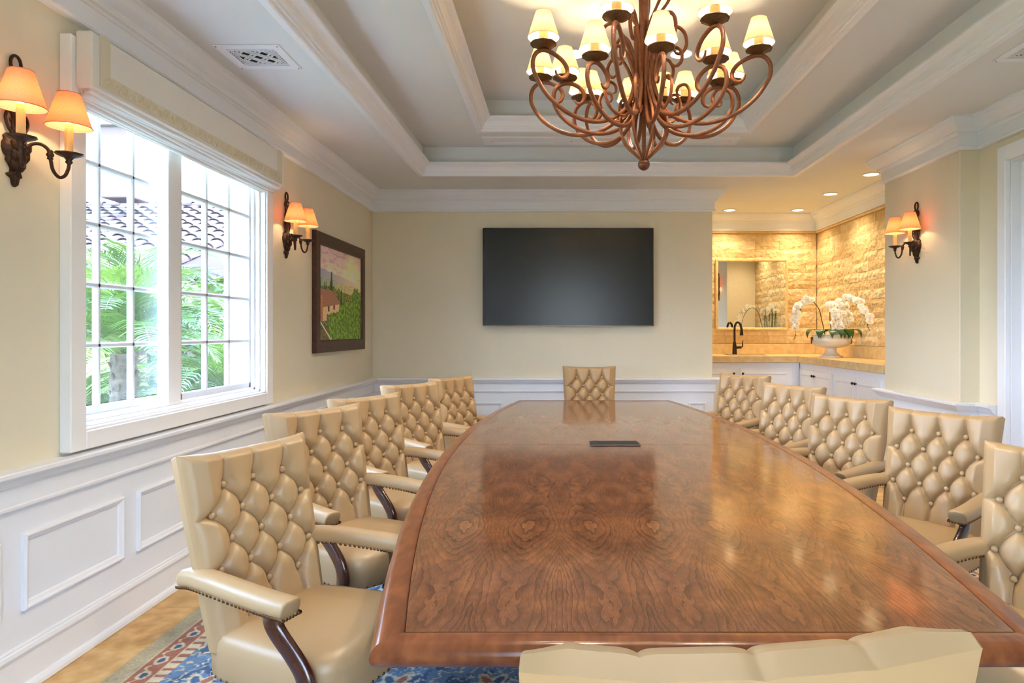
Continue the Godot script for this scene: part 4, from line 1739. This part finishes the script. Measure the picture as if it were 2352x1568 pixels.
func landscape() -> ImageTexture:
	var W := 512
	var H := 344
	var n := FastNoiseLite.new()
	n.seed = 77; n.frequency = 1.0; n.fractal_octaves = 4
	var im := Image.create(W, H, false, Image.FORMAT_RGB8)
	for j in H:
		for i in W:
			var x := i / float(W)
			var y := j / float(H)
			var cl := n.get_noise_2d(x * 4.0, y * 12.0)
			var c := c255(196, 170, 172).lerp(c255(246, 214, 178), clampf(y * 2.6, 0, 1))
			c = c.lerp(c255(150, 132, 150), clampf(cl * 1.6, 0, .7) * (1.0 - y * 1.6))
			var ds := Vector2((x - .76) * 1.3, (y - .27) * .9).length()
			c = c.lerp(c255(255, 226, 150), clampf(1.0 - ds / .34, 0, 1))
			c = c.lerp(c255(255, 248, 220), clampf(1.0 - ds / .10, 0, 1))
			# far range
			if y > .235 + .10 * x + .014 * n.get_noise_2d(x * 9.0, 3.0):
				c = c255(142, 146, 166).lerp(c255(226, 198, 164), clampf(x * 1.05, 0, 1))
			if y > .33 + .05 * x + .03 * n.get_noise_2d(x * 6.0, 9.0):
				c = c255(140, 160, 132).lerp(c255(216, 192, 128), clampf(x, 0, 1))
				c = c.darkened(maxf(0, .35 * n.get_noise_2d(x * 22.0, y * 40.0)))
			if y > .44 - .03 * sin(x * 7.0) + .03 * n.get_noise_2d(x * 12.0, 21.0):
				c = c255(108, 140, 62).lerp(c255(178, 164, 74), clampf(x * .9, 0, 1))
				c = c.darkened(clampf(.25 + .7 * n.get_noise_2d(x * 26.0, y * 34.0), 0, .7))
			# cypresses
			for q in [[.025, .33, .52, .018], [.115, .37, .56, .016], [.145, .365, .56, .014], [.262, .25, .60, .030], [.232, .36, .55, .014], [.43, .48, .60, .016], [.485, .43, .66, .022]]:
				if y > q[1] and y < q[2]:
					var f: float = (y - q[1]) / (q[2] - q[1])
					if absf(x - q[0]) < q[3] * (.25 + .75 * sin(minf(f * 1.9, 1.57))) * (1.0 + .3 * n.get_noise_2d(x * 60.0, y * 60.0)):
						c = c255(46, 62, 36)
			# farmhouse: roof and walls
			if x < .46 and y > .455 + .0 and y < .60 + (.46 - x) * .12:
				if y < .455 + x * .42 + .155 and y > .44 + maxf(0, x - .24) * .6:
					c = c255(152, 106, 86).darkened(maxf(0, .4 * n.get_noise_2d(x * 70.0, y * 90.0)))
			if x > .05 and x < .44 and y > .60 - (x - .44) * .14 and y < .80 - x * .06:
				c = c255(216, 178, 142).darkened(maxf(0, .35 * n.get_noise_2d(x * 40.0, y * 40.0)))
				for q in [[.20, .66], [.32, .635], [.33, .73]]:
					if absf(x - q[0]) < .018 and absf(y - q[1]) < .03:
						c = c255(86, 62, 50)
			if x < .08 and y > .52 and y < .80:
				c = c255(176, 116, 84).darkened(maxf(0, .4 * n.get_noise_2d(x * 40.0, y * 40.0)))
			# near trees
			var edge := .74 - .16 * x + .05 * n.get_noise_2d(x * 14.0, 40.0) - .22 * exp(-pow((x - .86) / .13, 2.0)) - .12 * exp(-pow((x - .56) / .08, 2.0))
			if x < .16: edge = .84 + .03 * n.get_noise_2d(x * 30.0, 50.0)
			if y > edge:
				var k := n.get_noise_2d(x * 24.0, y * 16.0)
				var k2 := n.get_noise_2d(x * 80.0, y * 60.0)
				c = c255(128, 166, 50).lerp(c255(54, 84, 26), clampf(.45 + 1.1 * k + .5 * k2, 0, 1))
				if x < .2: c = c255(128, 104, 74).lerp(c255(62, 72, 40), clampf(.5 + k + k2, 0, 1))
			if absf(y - (.80 + (x - .02) * .85)) < .012 and x < .3:
				c = c255(220, 196, 176)
			im.set_pixel(i, j, Color(minf(c.r * 1.28, 1), minf(c.g * 1.26, 1), minf(c.b * 1.24, 1)))
	return ImageTexture.create_from_image(im)

# ---------------------------------------------------------------- things on the bar
func build_bar_things():
	var f = thing("bar_faucet", "dark bronze gooseneck faucet on the bar counter", "faucet", P(2.365, 1.13, 9.22), 0.0)
	var st := mk()
	lathe(st, [Vector2(.032, 0), Vector2(.032, .008), Vector2(.030, .02), Vector2(.028, .09), Vector2(.024, .14), Vector2(.018, .17)], 20)
	var pts := []
	for q in [[0, .14], [.0, .25], [.0, .34], [.008, .395], [.03, .43], [.055, .425], [.075, .39], [.083, .34]]:
		pts.append(Vector3(q[0], q[1], q[0] * .35))
	var cv := catmull(pts, 6)
	tube(st, cv, .0145, 12)
	fin(st, "spout", M.faucet, f)
	st = mk()
	lathe(st, [Vector2(.024, .255), Vector2(.0245, .27), Vector2(.017, .33), Vector2(.015, .36)], 16, Vector3(.087, 0, .03))
	fin(st, "spray_head", M.faucet, f)
	st = mk()
	tube(st, [Vector3(.02, .09, 0), Vector3(.05, .092, 0), Vector3(.088, .094, 0)], .018, 12)
	var lp := []
	for q in [[.085, .095], [.10, .10], [.108, .13], [.106, .16], [.114, .19]]:
		lp.append(Vector3(q[0], q[1], .004))
	tube(st, catmull(lp, 4), [.010, .009, .0085, .008, .008, .008, .008, .008, .008, .008, .008, .008, .007, .006, .006, .006, .005], 8)
	fin(st, "lever", M.faucet, f)
	# urn
	var u = thing("footed_urn", "white glazed footed urn with bronze side handles holding the orchids", "urn", P(3.27, 1.13, 8.22))
	st = mk()
	lathe(st, [Vector2(.128, 0), Vector2(.132, .006), Vector2(.128, .016), Vector2(.11, .022), Vector2(.08, .04), Vector2(.064, .07), Vector2(.06, .098), Vector2(.066, .112), Vector2(.12, .118), Vector2(.18, .135), Vector2(.216, .165), Vector2(.226, .20), Vector2(.222, .235), Vector2(.212, .25), Vector2(.212, .262), Vector2(.218, .268), Vector2(.218, .276), Vector2(.204, .276), Vector2(.2, .25), Vector2(.0, .245)], 40)
	fin(st, "bowl", M.ceramic, u)
	for s in [-1, 1]:
		st = mk()
		lathe(st, [Vector2(0, -.022), Vector2(.015, -.015), Vector2(.018, 0), Vector2(.013, .016), Vector2(0, .022)], 10, Vector3(s * .228, .225, 0))
		var lo := []
		for k in 15:
			var a := TAU * k / 14.0
			lo.append(Vector3(s * (.236 + .006 * sin(a)), .195 + cos(a) * .030, sin(a) * .02))
		tube(st, lo, .006, 7)
		fin(st, "handle", M.pan_iron, u)
	st = mk()
	lathe(st, [Vector2(.198, .246), Vector2(.19, .262), Vector2(.12, .272), Vector2(.0, .275)], 24)
	fin(st, "moss", M.orchid_leaf, u)
	orchids(P(3.27, 1.13 + .262, 8.22))

func flower_mesh() -> Array:
	var st := mk()
	for k in 5:
		var a: float = [90.0, 162.0, 18.0, 234.0, 306.0][k]
		var L: float = [.034, .040, .040, .032, .032][k]
		var w: float = [.017, .026, .026, .014, .014][k]
		var dir := Vector3(cos(deg_to_rad(a)), sin(deg_to_rad(a)), 0)
		var sd := Vector3(-dir.y, dir.x, 0)
		var z := .002 if k in [1, 2] else -.001
		var rows := []
		for q in [[0.0, .25, .0], [.3, .8, .004], [.6, 1.0, .006], [.85, .75, .003], [1.0, .2, -.002]]:
			var row := []
			for m in [-1.0, 0.0, 1.0]:
				row.append(dir * L * q[0] + sd * w * q[1] * m + Vector3(0, 0, z + q[2] - .004 * absf(m)))
			rows.append(row)
		grid(st, rows, true)
	var petals := commit(st)
	st = mk()
	lathe(st, [Vector2(.0, .0), Vector2(.007, .004), Vector2(.005, .011), Vector2(0, .014)], 7, Vector3(0, -.004, 0), Basis(Vector3.RIGHT, PI / 2))
	return [petals, commit(st)]

func orchids(at: Vector3):
	var fm := flower_mesh()
	# stems: (x, y, z) offsets of each spray, and which stretch of it carries flowers
	var plants := [
		["white orchid in the urn with a spray arching out to the mirror side", -.10, [
			[[Vector3(.02, 0, .02), Vector3(-.02, .17, .03), Vector3(-.06, .32, .03), Vector3(-.14, .41, .02), Vector3(-.24, .37, .02), Vector3(-.31, .24, .03), Vector3(-.335, .08, .03), Vector3(-.345, -.04, .03)], .44, .88, 18, Vector2(-.03, .015)]]],
		["white orchid in the middle of the urn, covered in drooping flowers", .0, [
			[[Vector3(.0, 0, .03), Vector3(-.03, .16, .05), Vector3(-.04, .30, .07), Vector3(-.035, .37, .10), Vector3(-.03, .34, .14), Vector3(-.03, .22, .16), Vector3(-.02, .08, .15), Vector3(-.015, .02, .14)], .34, .98, 18, Vector2(0, 0)],
			[[Vector3(.02, 0, .03), Vector3(.05, .17, .05), Vector3(.06, .32, .07), Vector3(.055, .40, .10), Vector3(.05, .37, .14), Vector3(.045, .24, .16), Vector3(.045, .10, .16), Vector3(.04, .04, .15)], .34, .98, 18, Vector2(0, 0)]]],
		["white orchid in the urn with two sprays arching out to the pier side", .10, [
			[[Vector3(-.06, 0, .01), Vector3(-.05, .18, .02), Vector3(-.04, .34, .04), Vector3(-.015, .41, .12), Vector3(.02, .41, .26), Vector3(.055, .34, .40), Vector3(.085, .21, .50), Vector3(.10, .07, .56)], .50, .92, 11, Vector2(.01, .02)],
			[[Vector3(-.05, 0, -.02), Vector3(-.03, .18, -.02), Vector3(-.01, .33, -.01), Vector3(.01, .36, .04), Vector3(.025, .28, .08), Vector3(.03, .16, .10), Vector3(.04, .03, .12)], .42, .88, 12, Vector2(.02, 0)]]]]
	var r := RandomNumberGenerator.new()
	r.seed = 4
	for q in plants:
		var t = thing("orchid_plant", q[0], "orchid", at + Vector3(q[1], 0, 0), 0.0, "orchids in the urn")
		for sp in q[2]:
			var cv := catmull(sp[0], 8)
			var st := mk()
			tube(st, cv, taper(cv.size(), .0052, .6, .5), 7)
			for k in range(int(cv.size() * .45), cv.size() - 1, 4):   # short flower stalks
				var side := Vector3(r.randf_range(-1, 1), r.randf_range(-.3, .6), r.randf_range(0, 1)).normalized()
				tube(st, [cv[k], cv[k] + side * .012, cv[k] + side * .03], .0018, 5)
			fin(st, "flower_stem", M.orchid_stem, t)
			st = mk()
			for k in 3:
				lathe(st, [Vector2(0, -.008), Vector2(.006, -.002), Vector2(.005, .005), Vector2(0, .009)], 8, cv[cv.size() - 1 - k * 2] + Vector3(r.randf_range(-.02, .02), -.004, .01))
			fin(st, "buds", M.orchid_stem, t)
			for k in sp[3]:
				var f: float = lerp(sp[1], sp[2], k / float(sp[3] - 1))
				var p: Vector3 = cv[int(f * (cv.size() - 1))]
				var off: Vector2 = sp[4]
				var o = put(fm[0], "flower", M.petal, t)
				o.position = p + Vector3(off.x + r.randf_range(-.03, .03), off.y + r.randf_range(-.012, .012), .022 + r.randf_range(0, .02))
				o.rotation = Vector3(r.randf_range(-.35, .1), r.randf_range(-.6, .5), r.randf_range(-.3, .3))
				o.scale = Vector3.ONE * r.randf_range(1.05, 1.35)
				var l = put(fm[1], "flower_lip", M.lip, o)
				l.position = Vector3(0, 0, .003)
		var n: int = 5
		for k in n:
			var a: float = r.randf_range(-2.9, .3) if k > 1 else [-1.9, -.9][k]
			var dir := Vector3(cos(a), 0, -sin(a))
			if q[1] < 0 and k == 0: dir = Vector3(-.45, 0, .9)
			if q[1] > 0 and k == 0: dir = Vector3(.3, 0, .95)
			if dir.x > 0.0 and q[1] > 0: dir.x *= .3
			var len := r.randf_range(.22, .28) * (.75 if dir.x > .3 else 1.0)
			var st := mk()
			var rows := []
			for m in 9:
				var f := m / 8.0
				var c := dir.normalized() * len * sin(f * 1.7) + Vector3(0, .03 + .07 * sin(f * 2.4) - .11 * f * f, 0)
				var w := .05 * sin(PI * clampf(.12 + f * .86, 0, 1))
				var sd := Vector3.UP.cross(dir).normalized()
				rows.append([c - sd * w + Vector3(0, .008, 0), c, c + sd * w + Vector3(0, .008, 0)])
			grid(st, rows, true)
			var under := []
			for row in rows:
				under.append([row[0] - Vector3(0, .003, 0), row[1] - Vector3(0, .003, 0), row[2] - Vector3(0, .003, 0)])
			grid(st, under, true, false, true)
			fin(st, "leaf", M.orchid_leaf, t)

# ---------------------------------------------------------------- garden outside the window
func frond_mesh(L: float, seed_: int) -> ArrayMesh:
	# rachis rises along +x and droops; leaflets on both sides
	var r := RandomNumberGenerator.new()
	r.seed = seed_
	var st := mk()
	var pts := []
	for k in 13:
		var f := k / 12.0
		pts.append(Vector3(L * (f - .12 * f * f), L * (.62 * f - .62 * f * f * f * 1.05), 0))
	tube(st, pts, taper(13, .009, .9, .2), 5)
	st.set_smooth_group(-1)
	for k in 46:
		var f := .10 + .88 * k / 45.0
		var i := int(f * 12)
		var p: Vector3 = pts[i].lerp(pts[min(i + 1, 12)], f * 12 - i)
		var tg: Vector3 = (pts[min(i + 1, 12)] - pts[max(i - 1, 0)]).normalized()
		var len := L * .40 * sin(PI * clampf(f * .85 + .12, 0, 1)) * r.randf_range(.85, 1.1)
		for s in [-1, 1]:
			var dir := (tg * r.randf_range(.7, .95) + Vector3(0, .22 + r.randf_range(-.1, .1), 0) + Vector3(0, 0, s)).normalized()
			var w := tg * .010
			var mid := p + dir * len * .55
			var tip := p + dir * len + Vector3(0, -len * .18, 0)
			quad(st, p - w * .5, mid - w, mid + w, p + w * .5)
			tri(st, mid - w, tip, mid + w)
	return commit(st)

func palm(label: String, at: Vector3, h: float, rt: float, count: int, L: float, mi: int):
	var t = thing("palm", label, "palm", at, 0.0, "garden palms")
	var st := mk()
	var rows := []
	for k in 15:
		var f := k / 14.0
		var row := []
		for j in 14:
			var a := TAU * j / 14.0
			var rr := rt * (1.0 + .10 * sin(f * 3.0)) * (1.0 + .10 * cos(a * 7.0 + (PI if k % 2 == 0 else 0.0)))
			row.append(Vector3(cos(a) * rr, h * f, -sin(a) * rr))
		rows.append(row)
	grid(st, rows, true, true)
	fan(st, rows[14], true)
	# stubs of cut fronds in a spiral
	var r := RandomNumberGenerator.new()
	r.seed = int(at.x * 100) + 5
	for k in int(h * 52):
		var a := k * 2.399
		var y := h * (k + .5) / (h * 52)
		var o := Vector3(cos(a), 0, -sin(a))
		bx(st, o * rt * 1.05 + Vector3(0, y, 0), Vector3(.022, .075, .045) * (rt / .1), .006, Basis(Vector3.UP, a) * Basis(Vector3(0, 0, 1), -.35))
	fin(st, "trunk", M.bark, t)
	var fronds := [frond_mesh(L, 3 + mi), frond_mesh(L * .86, 8 + mi)]
	for k in count:
		var o = put(fronds[k % 2], "frond", M.leafs[(mi + (k % 3)) % 4], t)
		o.position = Vector3(0, h - .02, 0)
		var lift := lerpf(1.15, -.35, k / float(count))
		o.basis = Basis(Vector3.UP, k * 2.399 + mi) * Basis(Vector3(0, 0, 1), lift * .8)

func shrub(label: String, at: Vector3, size: Vector3, n: int, mi: int, leaf := .07):
	var t = thing("shrub", label, "shrub", at, 0.0, "garden shrubs")
	var r := RandomNumberGenerator.new()
	r.seed = n + mi * 31 + int(at.z * 10)
	for half in 2:
		var st := mk()
		st.set_smooth_group(-1)
		for k in n / 2:
			var dir := Vector3(r.randfn(), r.randfn(), r.randfn()).normalized() * pow(r.randf(), .4)
			var p := Vector3(dir.x * size.x, size.y * (.55 + .5 * dir.y), dir.z * size.z)
			var a := Vector3(r.randfn(), r.randfn() * .5, r.randfn()).normalized()
			var b := a.cross(Vector3(r.randfn(), r.randfn(), r.randfn())).normalized()
			var l := leaf * r.randf_range(.7, 1.4)
			quad(st, p - a * l, p + b * l * .36, p + a * l, p - b * l * .36)
		var o = fin(st, "foliage", M.leafs[(mi + half) % 4], t)
		o.set_meta("kind", "stuff")
	var st2 := mk()
	for k in 4:
		var a := k * 1.7
		tube(st2, [Vector3(.03 * cos(a), 0, .03 * sin(a)), Vector3(.1 * cos(a), size.y * .4, .1 * sin(a)), Vector3(size.x * .5 * cos(a), size.y * .8, size.z * .5 * sin(a))], [.022, .016, .008], 6)
	fin(st2, "stem", M.bark, t)

func build_garden():
	var st := mk()
	slab(st, -40, -2.45, -.35, -.15, -20, 60, 0)
	slab(st, -40, 40, -.35, -.15, -40, -1.5, 0)
	var g = struct(st, "ground", M.grass, "garden lawn outside the window")
	palm("short palm with a thick shaggy trunk close to the window", P(-3.83, -.15, 6.0), 1.40, .095, 26, 1.05, 0)
	palm("slender palm with long yellow-green fronds under the tiled roof", P(-5.5, -.15, 8.9), 1.7, .09, 22, 1.5, 2)
	palm("low arching palm between the window and the tiled house", P(-3.9, -.15, 8.2), .75, .08, 20, 1.35, 1)
	palm("small palm with feathery fronds beside the shaggy trunk", P(-4.9, -.15, 6.9), .5, .07, 18, 1.1, 2)
	shrub("broad-leaved bright green shrub under the tiled roof", P(-7.0, -.15, 10.2), Vector3(1.0, 2.6, 1.0), 1500, 0, .11)
	shrub("dark green shrub in front of the tiled house", P(-5.2, -.15, 10.3), Vector3(1.1, 2.3, .9), 1700, 3, .09)
	shrub("low pale green hedge shrub at the foot of the palms", P(-4.2, -.15, 7.4), Vector3(.8, .9, .6), 1200, 2, .06)
	shrub("mid green bush behind the shaggy palm trunk", P(-5.6, -.15, 7.9), Vector3(1.0, 1.5, .8), 1500, 1, .07)
	shrub("light green bush at the house corner", P(-6.4, -.15, 8.3), Vector3(.9, 1.6, .8), 1400, 2, .08)
	# neighbouring house with a barrel tile roof that slopes towards us
	var h = thing("tiled_house", "pale stucco house with a rosy clay barrel tile roof across the garden", "house", P(-9.0, -.15, 17.0))
	var o: Vector3 = -h.position
	st = mk()
	slab(st, -13.0, -4.2, -.15, 2.4, 11.6, 22.0, .01)
	var w = fin(st, "wall", M.stucco, h)
	w.position = o
	var zr := 17.0
	var yr := 4.47
	var sl := .35
	st = mk()
	quad_o(st, P(-13.2, yr - sl * 6.0, zr - 6.0), P(-4.0, yr - sl * 6.0, zr - 6.0), P(-4.0, yr, zr), P(-13.2, yr, zr), Vector3(0, 1, .3))
	quad_o(st, P(-13.2, yr - .12 - sl * 6.0, zr - 6.0), P(-4.0, yr - .12 - sl * 6.0, zr - 6.0), P(-4.0, yr - .12, zr), P(-13.2, yr - .12, zr), Vector3(0, -1, -.3))
	quad_o(st, P(-13.2, yr - sl * 5.0, zr + 5.0), P(-4.0, yr - sl * 5.0, zr + 5.0), P(-4.0, yr, zr), P(-13.2, yr, zr), Vector3(0, 1, -.3))
	quad_o(st, P(-13.2, yr - sl * 6.0, zr - 6.0), P(-4.0, yr - sl * 6.0, zr - 6.0), P(-4.0, yr - .12 - sl * 6.0, zr - 6.0), P(-13.2, yr - .12 - sl * 6.0, zr - 6.0), Vector3(0, 0, 1))
	w = fin(st, "roof_deck", M.roof[2], h)
	w.position = o
	# one tapered half-barrel tile, local +z runs down the slope
	var tiles := []
	st = mk()
	var rows := []
	for q in [[-.25, .122], [.25, .148]]:
		var row := []
		for j in 9:
			var a := PI * j / 8.0
			row.append(Vector3(cos(a) * q[1], sin(a) * q[1] * .8 + (.03 if q[0] > 0 else 0.0), q[0]))
		for j in 9:
			var a := PI - PI * j / 8.0
			row.append(Vector3(cos(a) * (q[1] - .016), sin(a) * (q[1] - .016) * .8 + (.03 if q[0] > 0 else 0.0), q[0]))
		rows.append(row)
	grid(st, rows, false, true, true)
	for k in 2:
		st.set_smooth_group(-1)
		for j in 8:
			quad(st, rows[k][j], rows[k][j + 1], rows[k][16 - j], rows[k][17 - j])
	var tm := commit(st)
	var slope := atan(sl)
	var r := RandomNumberGenerator.new()
	r.seed = 3
	for c in 17:
		for k in 14:
			var s := .2 + k * .42
			var d := zr - s * cos(slope)
			var x := -12.2 + c * .355 + (k * .0)
			var px := x / d
			if px < -.80 or px > -.40:
				continue
			var ti = put(tm, "roof_tile", M.roof[r.randi() % 3], h)
			ti.position = P(x, yr - s * sin(slope) + .005, d) + o
			ti.rotation = Vector3(slope, 0, 0)
	for c in 9:
		var ti = put(tm, "ridge_tile", M.roof[r.randi() % 3], h)
		ti.position = P(-12.0 + c * .44, yr + .05, zr) + o
		ti.rotation = Vector3(0, PI / 2, 0)
	st = mk()
	bx(st, Vector3(-.85, 5.35, 1.5), Vector3(.7, 1.6, .7), .02)
	bx(st, Vector3(-.85, 6.2, 1.5), Vector3(.9, .14, .9), .02)
	fin(st, "chimney", M.roof[1], h)
